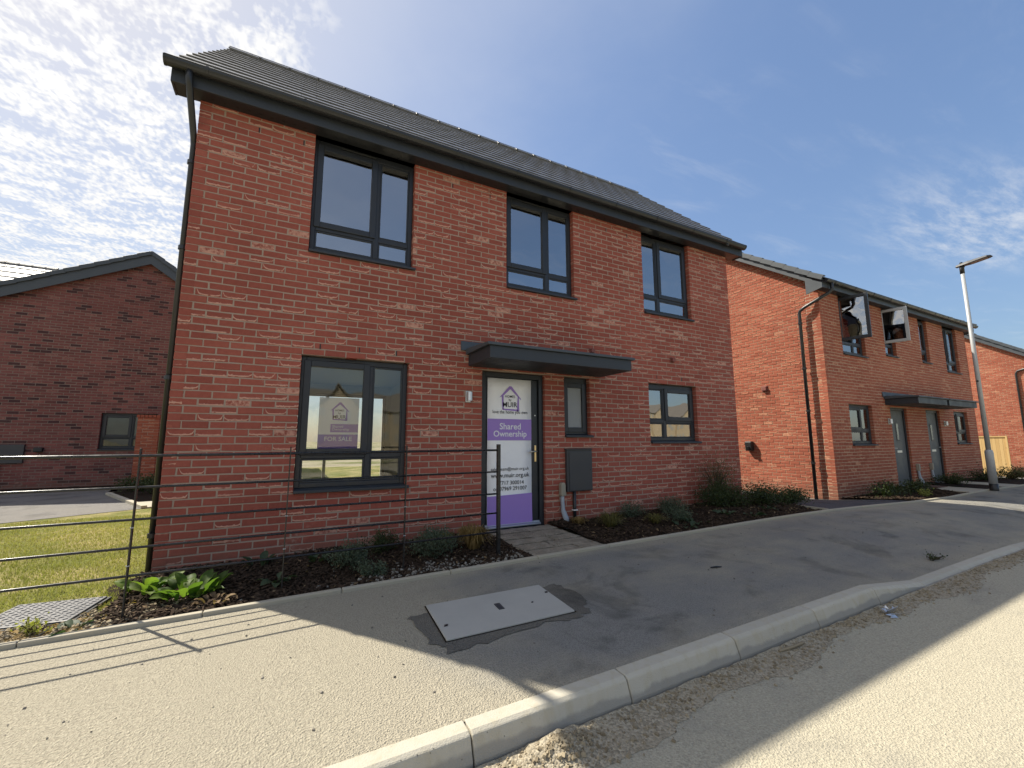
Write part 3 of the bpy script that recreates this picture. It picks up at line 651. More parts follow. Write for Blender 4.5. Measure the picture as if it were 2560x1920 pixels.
# ------------------------------------------------------------------ windows and doors (in a wall frame W)
def window(H, W, s0, s1, z0, z1, mull=None, trans=None, sash=None, glassm='glass', vent=None, inner=None, openang=None, sillo=(0.0, 0.035), fd=0.075, fm='frame', head=0.055):
    """frame z0..z1 above its sill; mull/trans are the positions of the bars; sash = (col,row) of the opening light"""
    fw = 0.052; f = MB(W)
    f.box(s0, s0 + fw, fd, fd + .065, z0, z1); f.box(s1 - fw, s1, fd, fd + .065, z0, z1)
    f.box(s0 + fw, s1 - fw, fd, fd + .065, z0, z0 + fw); f.box(s0 + fw, s1 - fw, fd, fd + .065, z1 - head, z1)
    cols = [(s0 + fw, s1 - fw)]; rows = [(z0 + fw, z1 - head)]
    if mull is not None:
        f.box(mull - .03, mull + .03, fd + .001, fd + .064, z0 + fw, z1 - head); cols = [(s0 + fw, mull - .03), (mull + .03, s1 - fw)]
    if trans is not None:
        for a, b in cols: f.box(a, b, fd + .002, fd + .063, trans - .03, trans + .03)
        rows = [(z0 + fw, trans - .03), (trans + .03, z1 - head)]
    wo = f.build('window', M[fm], H, bevel=0.006)
    if z0 is not None:
        MB(W).prism([(fd + .05, z0), (fd + .05, z0 - .036), (-.038, z0 - .046), (-.038, z0 - .018), (fd, z0)], 0, s0 - sillo[0], s1 + sillo[1]).build('sill', M['fascia'], wo, bevel=0.004)
    for ci, (a, b) in enumerate(cols):
        for ri, (c, d) in enumerate(rows):
            opn = sash and sash == (ci, ri)
            if opn:
                a2, b2, c2, d2 = a - .022, b + .022, c - .022, d + .022; sw = .072
                S = W
                if openang:
                    S = W @ TR(a2, fd, 0) @ RZ(-openang) @ TR(-a2, -fd, 0)
                m = MB(S); y0, y1 = fd - .016, fd + .045
                m.box(a2, a2 + sw, y0, y1, c2, d2); m.box(b2 - sw, b2, y0, y1, c2, d2); m.box(a2 + sw, b2 - sw, y0, y1, c2, c2 + sw); m.box(a2 + sw, b2 - sw, y0, y1, d2 - sw, d2)
                so = m.build('sash', M[inner or fm], wo, bevel=0.007)
                MB(S).box(a2 + sw - .005, b2 - sw + .005, fd + .012, fd + .032, c2 + sw - .005, d2 - sw + .005).build('pane', M[glassm], so)
                MB(S).box(b2 - .05, b2 - .03, y1 + .001, y1 + .03, (c2 + d2) / 2 - .2, (c2 + d2) / 2 - .07).build('handle', M['white'], so, bevel=0.004)
            else:
                bw = .020; m = MB(W)
                m.box(a, a + bw, fd + .008, fd + .05, c, d); m.box(b - bw, b, fd + .008, fd + .05, c, d); m.box(a + bw, b - bw, fd + .008, fd + .05, c, c + bw); m.box(a + bw, b - bw, fd + .008, fd + .05, d - bw, d)
                m.build('bead', M[fm], wo, bevel=0.005)
                MB(W).box(a + bw - .005, b - bw + .005, fd + .022, fd + .042, c + bw - .005, d - bw + .005).build('pane', M[glassm], wo)
    if vent:
        a, b = vent; MB(W).box(a, b, fd - .018, fd - .0005, z1 - .040, z1 - .020).build('trickle_vent', M['gutter'], wo, bevel=0.006)
    return wo
def weep(H, W, s, z): MB(W).box(s - .006, s + .006, -.004, .05, z + .004, z + .062).build('weep_vent', M['black'], H)

# ------------------------------------------------------------------ roofs
def tile_mesh(wd, ln, th):
    m = MB()          # x along, y up the slope (0 = lower edge), z out of the slope; the lower edge rides on the course below
    n = 4; vs = []
    for i in range(n + 1):
        x = -wd / 2 + wd * i / n; bow = 0.0012 * math.cos((x / wd) * 2 * PI)
        vs += [(x, 0, th + 0.004 + bow), (x, ln, 0.001), (x, 0, 0.003 + bow)]
    fs = []
    for i in range(n):
        a, b = i * 3, (i + 1) * 3; fs += [(a, b, b + 1, a + 1), (a + 2, b + 2, b, a)]
    fs += [(0, 1, 2), (n * 3, n * 3 + 2, n * 3 + 1)]
    m.add(vs, fs); return m
def roof(H, T, x0, x1, ye, ze, yr, zr, name='roof', cap=300, verge=(False, False), yb=None, rows=None, tw=0.33, ridge=True, gauge=0.335, deck=True):
    """one pitched roof: eave (ye,ze) to ridge (yr,zr), back eave at yb; tiles laid in courses on the front slope"""
    yb = 2 * yr - ye if yb is None else yb
    zb = ze
    dk = MB(T).prism([(ye + .03, ze - .05), (yr, zr - .055), (yb - .03, zb - .05), (yb - .03, zb - .08), (yr, zr - .09), (ye + .03, ze - .08)], 0, x0 + .01, x1 - .01).build(name, M['gutter'], H)
    for side in (0, 1):
        if side == 0: a, b = Vector((0, ye, ze)), Vector((0, yr, zr)); xd = Vector((1, 0, 0))
        else: a, b = Vector((0, yb, zb)), Vector((0, yr, zr)); xd = Vector((-1, 0, 0))
        up = (b - a); SL = up.length; up.normalize(); nr = xd.cross(up)
        fr = Matrix(((xd.x, up.x, nr.x, 0), (xd.y, up.y, nr.y, a.y), (xd.z, up.z, nr.z, a.z), (0, 0, 0, 1)))
        nrows = rows or int(round(SL / gauge)); g = SL / nrows
        me = tile_mesh(tw - 0.003, g + 0.05, 0.017).mesh('roof_tile', M['tile'])
        lst = []
        for r in range(nrows):
            off = tw / 2 if r % 2 else 0.0; x = x0 - off
            while x < x1 - 0.02:
                a_, b_ = max(x, x0), min(x + tw, x1)
                if b_ - a_ > 0.05:
                    c = (a_ + b_) / 2; xx = c if side == 0 else -c
                    mw = T @ fr @ TR(xx, r * g, 0.0) @ Matrix.Rotation(U(-.002, .002), 4, 'X') @ RZ(U(-.002, .002))
                    if abs((b_ - a_) - tw) > 0.01: mw = mw @ Matrix.Diagonal(((b_ - a_) / tw, 1, 1, 1))
                    nn = (T.to_3x3() @ nr)
                    lst.append((apparent(mw.translation, None) if side == 0 else 0.0, mw))
                x += tw
        lst.sort(key=lambda t: -t[0]); near = [t for t in lst[:cap] if t[0] > 0] if side == 0 else []
        for _, mw in near: inst('roof_tile', me, mw, dk)
        m = MB(); src = [tuple(v.co) for v in me.vertices]; fsrc = [tuple(p.vertices) for p in me.polygons]
        for _, mw in lst[len(near):]: m.T = mw; m.add(src, fsrc)
        if m.v: o = m.build('tile_courses', M['tile'], dk); o['kind'] = 'stuff'
        for k, on in enumerate(verge):
            if not on: continue
            xe = x0 if k == 0 else x1; sgn = -1 if k == 0 else 1
            if side == 1: xe, sgn = -xe, -sgn
            for r in range(nrows):
                v = MB(T @ fr @ TR(xe, r * g, 0)); v.prism([(-0.03 * sgn, .055), (.045 * sgn, .060), (.055 * sgn, .045), (.055 * sgn, -.055), (.045 * sgn, -.055), (.045 * sgn, .02), (-.03 * sgn, .03)], 1, -.01, g + .004)
                # the upper end of each cap dips under the next one
                v.v = [p - (T.to_3x3() @ nr) * (0.018 if i >= 7 else 0.0) for i, p in enumerate(v.v)]
                v.build('verge_cap', M['barge'], dk, bevel=0.006)
    if ridge:
        x = x0
        while x < x1 - .05:
            b = min(x + .45, x1); s_ = (zr - ze) / (yr - ye) * 0.75
            pr = [(yr - .13, zr - .13 * s_ + .02), (yr - .07, zr - .07 * s_ + .045), (yr, zr + .055), (yr + .07, zr - .07 * s_ + .045), (yr + .13, zr - .13 * s_ + .02), (yr + .12, zr - .13 * s_), (yr, zr + .02), (yr - .12, zr - .13 * s_)]
            MB(T).prism(pr, 0, x + .004, b - .004).build('ridge_tile', M['tile'], dk)
            pr2 = [(y, z + .012) for y, z in pr[:5]] + [(yr + .06, zr - .02), (yr - .06, zr - .02)]
            MB(T).prism(pr2, 0, b - .02, b + .02).build('ridge_clip', M['gutter'], dk); x = b
    return dk
def gutter(H, T, x0, x1, y, z, name='gutter', r=0.058, brk=0.9, ends=True):
    """half-round gutter whose back touches y, top at z"""
    n = 10; prof = [(y - r + r * math.cos(PI + PI * k / n), z + r * math.sin(PI + PI * k / n) * 1.15) for k in range(n + 1)]
    inn = [(y - r + (r - .005) * math.cos(PI + PI * k / n), z + .001 + (r - .006) * math.sin(PI + PI * k / n) * 1.15) for k in range(n + 1)]
    g = MB(T).prism([(prof[0][0] - .006, z + .006)] + prof + inn[::-1] + [(prof[0][0] + .006, z + .006)], 0, x0, x1).build(name, M['gutter'], H, smooth=False)
    for xe in (x0, x1):
        MB(T).prism([(a + (a - (y - r)) * .06, b * 1 - .003) for a, b in prof] + [(y, z + .006), (y - 2 * r, z + .006)], 0, xe - .008, xe + .008).build('end_cap', M['gutter'], g)
    x = x0 + 0.35
    while x < x1:
        MB(T).prism([(a + (a - (y - r)) * .09, b - .004) for a, b in prof] + [(y + .004, z + .012), (y - 2 * r - .005, z + .012)], 0, x - .012, x + .012).build('bracket', M['gutter'], g); x += brk
    return g
def canopy(H, W, s0, s1, z0, dep, fl=(0.12, 0.02)):
    c = MB(W).box(s0, s1, -dep, -.001, z0, z0 + .15).build('canopy', M['fascia'], H, bevel=0.006)
    MB(W).prism([(-dep - .035, z0 + .1505), (-dep - .035, z0 + .185), (0.0, z0 + .235), (0.0, z0 + .1505)], 0, s0 - .04, s1 + .04).build('canopy_roof', M['barge'], c, bevel=0.005)
    MB(W).prism([(-.028, z0 + .205), (-.012, z0 + .33), (-.002, z0 + .33), (-.002, z0 + .205)], 0, s0 - .11, s1 + .11).build('flashing', M['barge'], c)
    n = 9
    for i in range(n):
        y = -dep + .02 + (dep - .04) * i / (n - 1); MB(W).box(s0 + .02, s1 - .02, y - .003, y + .003, z0 - .003, z0 - .0005).build('soffit_groove', M['gutter'], c)
    return c
def wall_lamp(H, W, s, z):
    o = MB(W).box(s - .035, s + .035, -.018, -.001, z - .075, z + .075).build('wall_light', M['steel'], H, bevel=0.004)
    MB(W).tube([(s + .012, -.05, z - .055), (s + .012, -.05, z + .06)], .032, 14).build('lamp_barrel', M['alu'], o, smooth=False)
    MB(W).box(s - .004, s + .026, -.03, -.017, z - .02, z + .02).build('lamp_arm', M['steel'], o)
def cowl(H, W, s, z, r=0.055):
    o = MB(W).box(s - r, s + r, -.012, -.001, z - r, z + r).build('wall_vent', M['terracotta'], H, bevel=0.003)
    MB(W).prism([(-.0125, z + r * .75), (-.055, z + r * .55), (-.055, z - r * .7), (-.0125, z - r * .7)], 0, s - r * .75, s + r * .75).build('vent_hood', M['terracotta'], o, bevel=0.003)
def hockey(H, W, s, z0, z1, nm='duct'):
    d = MB(W); prev = None
    pts = [(s, -.035, z1 - .02), (s, -.036, z0 + .32), (s + .004, -.045, z0 + .2), (s + .03, -.075, z0 + .1), (s + .04, -.09, z0 - .05)]
    d.tube(pts, [.026, .028, .032, .040, .042], 10); o = d.build(nm, M['ductgrey'], H, smooth=True)
    MB(W).prism([(s - .038, z1 - .10), (s + .038, z1 - .10), (s + .038, z1 + .05), (s + .022, z1 + .085), (s - .022, z1 + .085), (s - .038, z1 + .05)], 1, -.075, -.001).build('duct_cap', M['beige'], o, bevel=0.01)
def pipe(H, path, name='downpipe', r=0.034, brk=()):
    o = MB().tube(path, r, 12).build(name, M['gutter'], H, smooth=True)
    for p in brk: MB().tube([(p[0], p[1], p[2] - .02), (p[0], p[1], p[2] + .02)], r + .012, 12).build('pipe_clip', M['gutter'], o)
    return o
def curtain(H, W, s0, s1, d, z0, z1, m, amp=.02, wl_=.09):
    mb = MB(W); n = max(6, int((s1 - s0) / .012)); v = []; f = []
    for i in range(n + 1):
        s = s0 + (s1 - s0) * i / n; y = d + amp * math.sin(2 * PI * s / wl_) * (0.7 + .3 * math.sin(s * 13)); v += [(s, y, z0), (s, y, z1)]
    f = [(2 * i, 2 * i + 2, 2 * i + 3, 2 * i + 1) for i in range(n)]
    mb.add(v, f); return mb.build('curtain', m, H, smooth=True)
def text(s, width, cx, cz, W, d, m, parent, bold=0.0, h=None, name='lettering', align='C', shear=0.0):
    """flat print: s fitted to the given width (or height h), centred on (cx,cz) in the wall frame"""
    cu = bpy.data.curves.new('t', 'FONT'); cu.body = s; cu.offset = bold; cu.shear = shear; cu.resolution_u = 3
    ob = bpy.data.objects.new('t', cu); COL.objects.link(ob)
    me0 = bpy.data.meshes.new_from_object(ob.evaluated_get(bpy.context.evaluated_depsgraph_get()))
    vs = [v.co.copy() for v in me0.vertices]; fs = [tuple(p.vertices) for p in me0.polygons]
    bpy.data.objects.remove(ob); bpy.data.curves.remove(cu); bpy.data.meshes.remove(me0)
    xa, xb = min(v.x for v in vs), max(v.x for v in vs); ya, yb = min(v.y for v in vs), max(v.y for v in vs)
    kx = width / (xb - xa) if width else h / (yb - ya); kz = h / (yb - ya) if h else kx
    mb = MB(W); mb.add([((v.x - (xa + xb) / 2) * kx + cx, d, (v.y - (ya + yb) / 2) * kz + cz) for v in vs], fs)
    return mb.build(name, m, parent)
def logo(W, cx, zt, wd, d, parent):
    """the house outline drawn with a brush: roof strokes, walls and base"""
    k = wd / 2.0
    def P_(pts): return [(cx + x * k, zt - z * k) for x, z in pts]
    strokes = [[(-1.0, .98), (-.08, .0), (.12, .0), (1.02, 1.06), (.98, 1.10), (.02, .26), (-.02, .26), (-.62, .80)],
               [(-.80, .86), (-.62, .82), (-.60, 1.95), (-.74, 1.95)], [(.70, .84), (.80, .92), (.84, 2.06), (.62, 2.10)], [(-.72, 1.88), (.66, 1.92), (.80, 2.08), (-.70, 2.0)]]
    mb = MB(W)
    for st in strokes[:1]:
        p = P_(st); mb.add([(x, d, z) for x, z in p], [(0, 1, 6, 7), (1, 2, 5, 6), (2, 3, 4, 5)])
    for st in strokes[1:]:
        p = P_(st); mb.add([(x, d, z) for x, z in p], [(0, 1, 2, 3)])
    return mb.build('logo_house', M['purple'], parent)

# ------------------------------------------------------------------ the house in the middle
Q = PI / 2
H1 = thing('brick_house', 'red brick two-storey house with a purple banner on its door, in the middle', 'house', (4.27, 2.6, 0))
L1, D1 = 8.54, 5.2; SOF = 4.83; T1 = ID
WF = TR(0, 0, 0); WL = TR(0, D1, 0) @ RZ(-Q); WR = TR(L1, 0, 0) @ RZ(Q); WB = TR(L1, D1, 0) @ RZ(PI)
SL1 = 0.95; EY, EZ = -0.225, 5.035; RY = 2.6; RZ1 = EZ + SL1 * (RY - EY)
OP1 = [(1.12, 2.31, .675, 2.175), (3.292, 4.27, -.2, 2.16), (4.61, 5.077, 1.275, 2.165), (6.304, 7.452, 1.175, 2.175),
       (1.12, 2.313, 3.375, 5.0), (3.656, 4.832, 3.375, 5.0), (6.282, 7.452, 3.375, 5.0)]
OPB = [(L1 - 3.0, L1 - .5, .08, 2.25), (1.2, 2.6, 1.0, 2.15), (1.2, 2.4, 3.4, 4.6), (3.8, 4.9, 3.4, 4.6), (6.0, 7.2, 3.4, 4.6)]
B1 = Bricks(H1, M['brick'])
B1.wall(WF, L1, -.15, SOF + .02, OP1, shift=BW / 2)
gt = lambda y: EZ - .16 + SL1 * ((y if y < RY else 2 * RY - y) - EY)
B1.wall(WL, D1, -.15, 7.6, (), top=lambda s: gt(D1 - s) - .03, vis=False); B1.wall(WR, D1, -.15, 7.6, (), top=lambda s: gt(s) - .03, vis=False)
B1.wall(WB, L1, -.15, SOF, OPB, vis=False)
B1.done()
gp = lambda: [(0.003, SOF), (D1 - .003, SOF), (D1 - .003, gt(0)), (D1 / 2, gt(RY)), (0.003, gt(0))]
wall_slab(WF, L1, -.4, SOF + .0, OP1, .0035, .28, 'wall', M['mortar'], H1)
wall_slab(WB, L1, -.4, SOF + .0, OPB, .0035, .28, 'wall', M['mortar'], H1)
wall_slab(TR(0, D1 - .281, 0) @ RZ(-Q), D1 - .562, -.4, SOF, (), .0035, .28, 'wall', M['mortar'], H1)
wall_slab(TR(L1, .281, 0) @ RZ(Q), D1 - .562, -.4, SOF, (), .0035, .28, 'wall', M['mortar'], H1)
MB(WL).prism(gp(), 1, .006, .2).build('gable', M['mortar'], H1); MB(WR).prism(gp(), 1, .006, .2).build('gable', M['mortar'], H1)
# rooms: plastered walls, floors and ceilings seen through the glass
def rooms(H, T, L, D, xs, zf=.10, zc=2.45, zu=2.72, zt=4.80):
    for (a, b) in ((zf - .1, zf), (zc, zu), (zt, zt + .1)):
        MB(T).box(.285, L - .285, .285, D - .285, a, b).build('floor_slab', M['white'] if a > .5 else M['carpet'], H)
    MB(T).box(.30, L - .30, .30, D - .30, zu + .001, zu + .02).build('carpet', M['carpet'], H)
    for x in xs:
        for (a, b) in ((zf + .001, zc - .001), (zu + .03, zt - .001)): MB(T).box(x - .05, x + .05, .286, D - .286, a, b).build('partition', M['cream'], H)
    for (x0, x1) in ((.282, .295), (L - .295, L - .282)): MB(T).box(x0, x1, .285, D - .285, zf, zt).build('plaster', M['cream'], H)
rooms(H1, ID, L1, D1, (3.15, 5.35))
# plaster lining on the inside of the front and back walls
for W_, ops in ((WF, OP1), (WB, OPB)): wall_slab(W_, L1, .09, 4.80, ops, .281, .292, 'plaster', M['cream'], H1, grow=0.0)
# windows
window(H1, WF, 1.122, 2.308, .72, 2.173, mull=1.872, trans=1.062, sash=(0, 1), vent=(1.40, 1.78), head=.062, glassm='glass_clear')
window(H1, WF, 6.306, 7.450, 1.218, 2.173, mull=6.72, trans=1.545, sash=(1, 1), head=.085)
window(H1, WF, 4.612, 5.075, 1.318, 2.163, sash=(0, 0), glassm='frost', head=.10)
for a, b, mu, sa in ((1.122, 2.311, 1.862, 0), (3.658, 4.830, 4.375, 0), (6.284, 7.450, 6.70, 1)):
    wo = window(H1, WF, a, b, 3.418, SOF - .002, mull=mu, trans=3.715, sash=(sa, 1), vent=(a + .3, a + .7), head=.075)
    for z in (3.50, 3.615): MB().tube([(a + .03, .15, z), (b - .03, .15, z)], .013, 8).build('guard_rail', M['white'], wo)
for s, z in ((1.30, 2.25), (1.72, 2.25), (2.15, 2.25), (3.45, 2.475), (2.83, 4.65), (3.39, 4.65), (.55, 4.65), (1.0, 4.65), (5.5, 4.65), (5.95, 4.65), (7.9, 4.65), (8.3, 4.65), (6.5, 2.25), (7.1, 2.25)): weep(H1, WF, s, z)
# back patio door and windows, plain glazing
for a, b, c, d in OPB:
    f = MB(WB); f.box(a, a + .05, .1, .16, c, d); f.box(b - .05, b, .1, .16, c, d); f.box(a, b, .1, .16, d - .05, d); f.box(a, b, .1, .16, c, c + .05); f.box((a + b) / 2 - .03, (a + b) / 2 + .03, .1, .16, c, d)
    wo = f.build('window', M['white'], H1); MB(WB).box(a + .05, b - .05, .125, .135, c + .05, d - .05).build('pane', M['glass_thin'], wo)
# air brick low in the wall
ab = MB(WF).box(1.36, 1.60, -.003, .03, .012, .072).build('air_brick', M['terracotta'], H1)
# eaves: soffit, fascia, box ends, bargeboards
XA, XB = -.20, 8.77
so = MB().box(XA, XB, -.165, -.002, SOF, SOF + .02).build('soffit', M['gutter'], H1)
MB().box(XA, -.002, -.001, .03, SOF + .001, SOF + .021).build('soffit_return', M['gutter'], so); MB().box(L1 + .002, XB, -.001, .03, SOF + .001, SOF + .021).build('soffit_return', M['gutter'], so)
for i in range(150):
    x = .1 + i * (8.3 / 150); MB().box(x, x + .03, -.075, -.055, SOF - .002, SOF - .0005).build('vent_slot', M['black'], so) if i % 2 == 0 else None
MB().box(XA, XB, -.19, -.1655, SOF - .012, 5.03).build('fascia', M['fascia'], H1, bevel=0.004)
for x in (2.95, 5.95): MB().box(x - .04, x + .04, -.194, -.1905, SOF - .014, 5.0).build('fascia_joint', M['fascia'], H1)
for xa in (XA - .018, XB):
    MB().prism([(-.188, SOF - .012), (.02, SOF - .012), (.02, 5.14), (-.188, 4.98)], 0, xa, xa + .018).build('box_end', M['fascia'], H1)
    MB().prism([(.021, 5.00), (RY, RZ1 - .30), (D1 + .2, SOF), (D1 + .2, 5.0), (RY, RZ1 - .07), (.021, 5.20)], 0, xa, xa + .018).build('bargeboard', M['barge'], H1)
roof(H1, ID, XA - .02, XB + .02, EY, EZ, RY, RZ1, rows=12, tw=.33)
gutter(H1, ID, XA - .06, XB - .01, -.191, 4.995)
pipe(H1, [(-.06, -.25, 4.95), (-.06, -.25, 4.86), (-.056, -.22, 4.80), (-.036, .06, 4.42), (-.034, .09, 4.35), (-.034, .09, .02)], brk=[(-.034, .09, 4.15), (-.034, .09, 3.2), (-.034, .09, 1.85), (-.034, .09, .35)], r=.031)
pipe(H1, [(L1 - .3, -.25, 4.95), (L1 - .3, -.25, 4.90)], name='outlet')
# door
dz = .085; dr = MB()
dr.box(3.294, 3.362, .05, .13, .06, 2.158); dr.box(4.20, 4.268, .05, .13, .06, 2.158); dr.box(3.362, 4.20, .05, .13, 2.09, 2.158); dr.box(3.362, 4.20, .05, .13, .06, .085)
do = dr.build('door', M['frame'], H1, bevel=.006)
lf = MB().box(3.366, 4.196, .085, .13, .135, 2.086).build('door_leaf', M['frame'], do, bevel=.006)
MB().prism([(.02, .086), (.02, .105), (.055, .118), (.055, .132), (.086, .134), (.086, .086)], 0, 3.364, 4.198).build('threshold', M['alu'], do, bevel=.003)
hp = MB().box(4.135, 4.165, .073, .0845, .93, 1.16).build('handle_plate', M['brass'], lf, bevel=.004)
MB().tube([(4.15, .08, 1.075), (4.15, .03, 1.075), (4.03, .028, 1.073)], .010, 10).build('handle', M['steel'], hp, smooth=True)
MB().tube([(4.150, .084, 1.58), (4.150, .078, 1.58)], .010, 12).build('spy_hole', M['steel'], lf)
MB().box(3.25, 4.31, -.04, .05, .03, .062).build('step', M['meter'], H1)
canopy(H1, WF, 3.09, 5.29, 2.2, .69)
wall_lamp(H1, WF, 3.085, 1.795)
cowl(H1, WF, 5.13, 2.60, .045); cowl(H1, WF, 6.88, 2.61, .045)
# meter box
mb_ = MB().box(4.60, 5.05, -.05, -.001, .50, 1.09).build('meter_box', M['meter'], H1, bevel=.006)
MB().box(4.635, 5.042, -.061, -.0505, .512, 1.065).build('meter_door', M['meter'], mb_, bevel=.005); MB().prism([(-.065, 1.091), (-.065, 1.10), (0, 1.112), (0, 1.091)], 0, 4.59, 5.06).build('meter_lid', M['meter'], mb_)
MB().tube([(5.005, -.063, .80), (5.005, -.0605, .80)], .009, 10).build('meter_lock', M['black'], mb_)
pipe(H1, [(4.735, -.028, .50), (4.735, -.028, .02)], name='supply_pipe', r=.024); MB().box(4.70, 4.77, -.056, -.001, .235, .25).build('pipe_clip', M['white'], H1)
hockey(H1, WF, 4.52, .05, .55)

# ------------------------------------------------------------------ banner on the door, board in the window
bn = MB()
NB = 14; vs = []
for j in range(NB + 1):
    for i in range(5):
        x = 3.40 + .68 * i / 4; z = .125 + 1.955 * j / NB
        vs.append((x, .070 + .003 * math.sin(z * 9 + i) - .012 * max(0, .35 - z) * 2, z))
bn.add(vs, [(j * 5 + i, j * 5 + i + 1, (j + 1) * 5 + i + 1, (j + 1) * 5 + i) for j in range(NB) for i in range(4)])
BN = bn.build('door_banner', M['banner'], None, smooth=True)
sd_ = BN.modifiers.new('solid', 'SOLIDIFY'); sd_.thickness = .0015; sd_.offset = 1
tag(BN, 'white and purple fabric banner hanging over the front door, with printed lettering', 'banner')
ZT, ZH = 2.08, 1.955
def bz(f): return ZT - ZH * f
DB = .0620
def band(f0, f1, W, x0, x1, d, m, parent):
    return MB(W).box(x0, x1, d - .0006, d, f0, f1).build('print_band', m, parent)
band(bz(.435), bz(.286), ID, 3.4005, 4.0795, .0640, M['purple'], BN)
pb = MB(); pb.add([(3.4005, .0620, bz(.812)), (4.0795, .0620, bz(.803)), (4.0795, .0600, bz(.9)), (3.4005, .0600, bz(.9)), (4.0795, .052, bz(1.0)), (3.4005, .052, bz(1.0))], [(0, 3, 2, 1), (3, 5, 4, 2)]); pb.build('print_band', M['purple'], BN)
logo(ID, 3.745, bz(.052), .335, DB, BN)
text('HOMES', .155, 3.742, bz(.126), ID, DB, M['ink'], BN, .004); text('by', .040, 3.742, bz(.152), ID, DB, M['ink'], BN, .008); text('MUIR', .225, 3.742, bz(.184), ID, DB, M['ink'], BN, .006)
text('love the home you own', .54, 3.745, bz(.240), ID, DB, M['ink'], BN, .003, h=.062)
text('Shared', .325, 3.745, bz(.337), ID, .0615, M['inkwhite'], BN, .010); text('Ownership', .510, 3.745, bz(.395), ID, .0615, M['inkwhite'], BN, .010)
text('sales.team@muir.org.uk', .585, 3.745, bz(.634), ID, DB, M['ink'], BN, .004); text('www.muir.org.uk', .590, 3.748, bz(.679), ID, DB, M['ink'], BN, .008)
text('07717 300014', .415, 3.745, bz(.725), ID, DB, M['ink'], BN, .004); text('or 07969 291007', .51, 3.745, bz(.764), ID, DB, M['ink'], BN, .004)
SB = MB().box(1.335, 1.765, .140, .146, 1.06, 1.725).build('sale_board', M['banner'], None, bevel=.0)
tag(SB, 'white and purple FOR SALE board standing inside the ground floor window left of the door', 'sale board')
d0 = .1385
MB().box(1.336, 1.764, .1388, .1396, 1.062, 1.30).build('print_band', M['purple'], SB); MB().box(1.462, 1.764, .1388, .1396, 1.325, 1.42).build('print_band', M['purple'], SB)
logo(ID, 1.555, 1.672, .205, d0, SB)
text('HOMES', .098, 1.553, 1.578, ID, d0, M['ink'], SB, .006); text('by', .026, 1.553, 1.545, ID, d0, M['ink'], SB, .008); text('MUIR', .140, 1.553, 1.502, ID, d0, M['ink'], SB, .006)
text('Shared', .115, 1.54, 1.393, ID, .1383, M['inkwhite'], SB, .0); text('Ownership', .185, 1.572, 1.355, ID, .1383, M['inkwhite'], SB, .0); text('FOR SALE', .295, 1.553, 1.25, ID, .1383, M['inkwhite'], SB, .012)

# ------------------------------------------------------------------ front path of riven slabs
pth = MB().prism([(3.33, -1.29), (4.275, -1.29), (4.26, -.042), (3.30, -.042)], 2, -.05, .060).build('path', M['edging']); tag(pth, kind='structure')
yy = [-1.288, -1.05, -.80, -.58, -.30, -.044]
for j in range(5):
    a, b = yy[j], yy[j + 1]; sp = 3.34 + [.62, .40, .55, .30, .50][j]
    for (p, q) in ((3.325, sp), (sp, 4.27)):
        zz0 = .062 + .004 * j; z1 = zz0 + .006 + .007 * R()
        vsl = []; nx, ny = 8, 5
        for jj in range(ny + 1):
            for ii in range(nx + 1):
                ed = min(ii, nx - ii, jj, ny - jj) == 0
                vsl.append((p + .004 + (q - p - .008) * ii / nx, a + .004 + (b - a - .008) * jj / ny, z1 + (U(-.004, .004) - (.005 if ed else 0))))
        m = MB(); m.add(vsl, [(jj * (nx + 1) + ii, jj * (nx + 1) + ii + 1, (jj + 1) * (nx + 1) + ii + 1, (jj + 1) * (nx + 1) + ii) for jj in range(ny) for ii in range(nx)])
        m.box(p + .006, q - .006, a + .006, b - .006, .03, z1 - .009)
        m.build('paving_slab', M['slab'], pth)

# ------------------------------------------------------------------ the pair of houses on the right
H2 = thing('brick_house', 'red brick pair of houses with two grey doors and opened upper windows, on the right', 'house', (16.2, 2.6, -.11))
T2 = TR(11.87, .02, -.11); L2, D2 = 8.62, 7.6
W2F, W2L, W2R, W2B = T2, T2 @ TR(0, D2, 0) @ RZ(-Q), T2 @ TR(L2, 0, 0) @ RZ(Q), T2 @ TR(L2, D2, 0) @ RZ(PI)
OP2 = [(.86, 1.97, 3.375, 5), (3.03, 3.66, 3.53, 5), (5.21, 5.77, 3.53, 5), (6.89, 7.90, 3.375, 5), (.85, 1.95, 1.20, 2.175), (2.89, 3.80, .0, 2.165), (4.98, 5.88, .0, 2.165), (6.90, 7.94, 1.20, 2.175)]
SL2 = .70; E2Y, E2Z = -.23, 5.02; R2Y = D2 / 2; R2Z = E2Z + SL2 * (R2Y - E2Y)
g2 = lambda y: E2Z - .16 + SL2 * ((y if y < R2Y else D2 - y) - E2Y)
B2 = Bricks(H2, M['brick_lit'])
B2.wall(W2F, L2, -.15, SOF + .02, OP2, shift=0); B2.wall(W2L, D2, -.0, 7.8, (), top=lambda s: g2(D2 - s) - .03, shift=.1); B2.wall(W2R, D2, -.15, 7.8, (), top=lambda s: g2(s) - .03, vis=False)
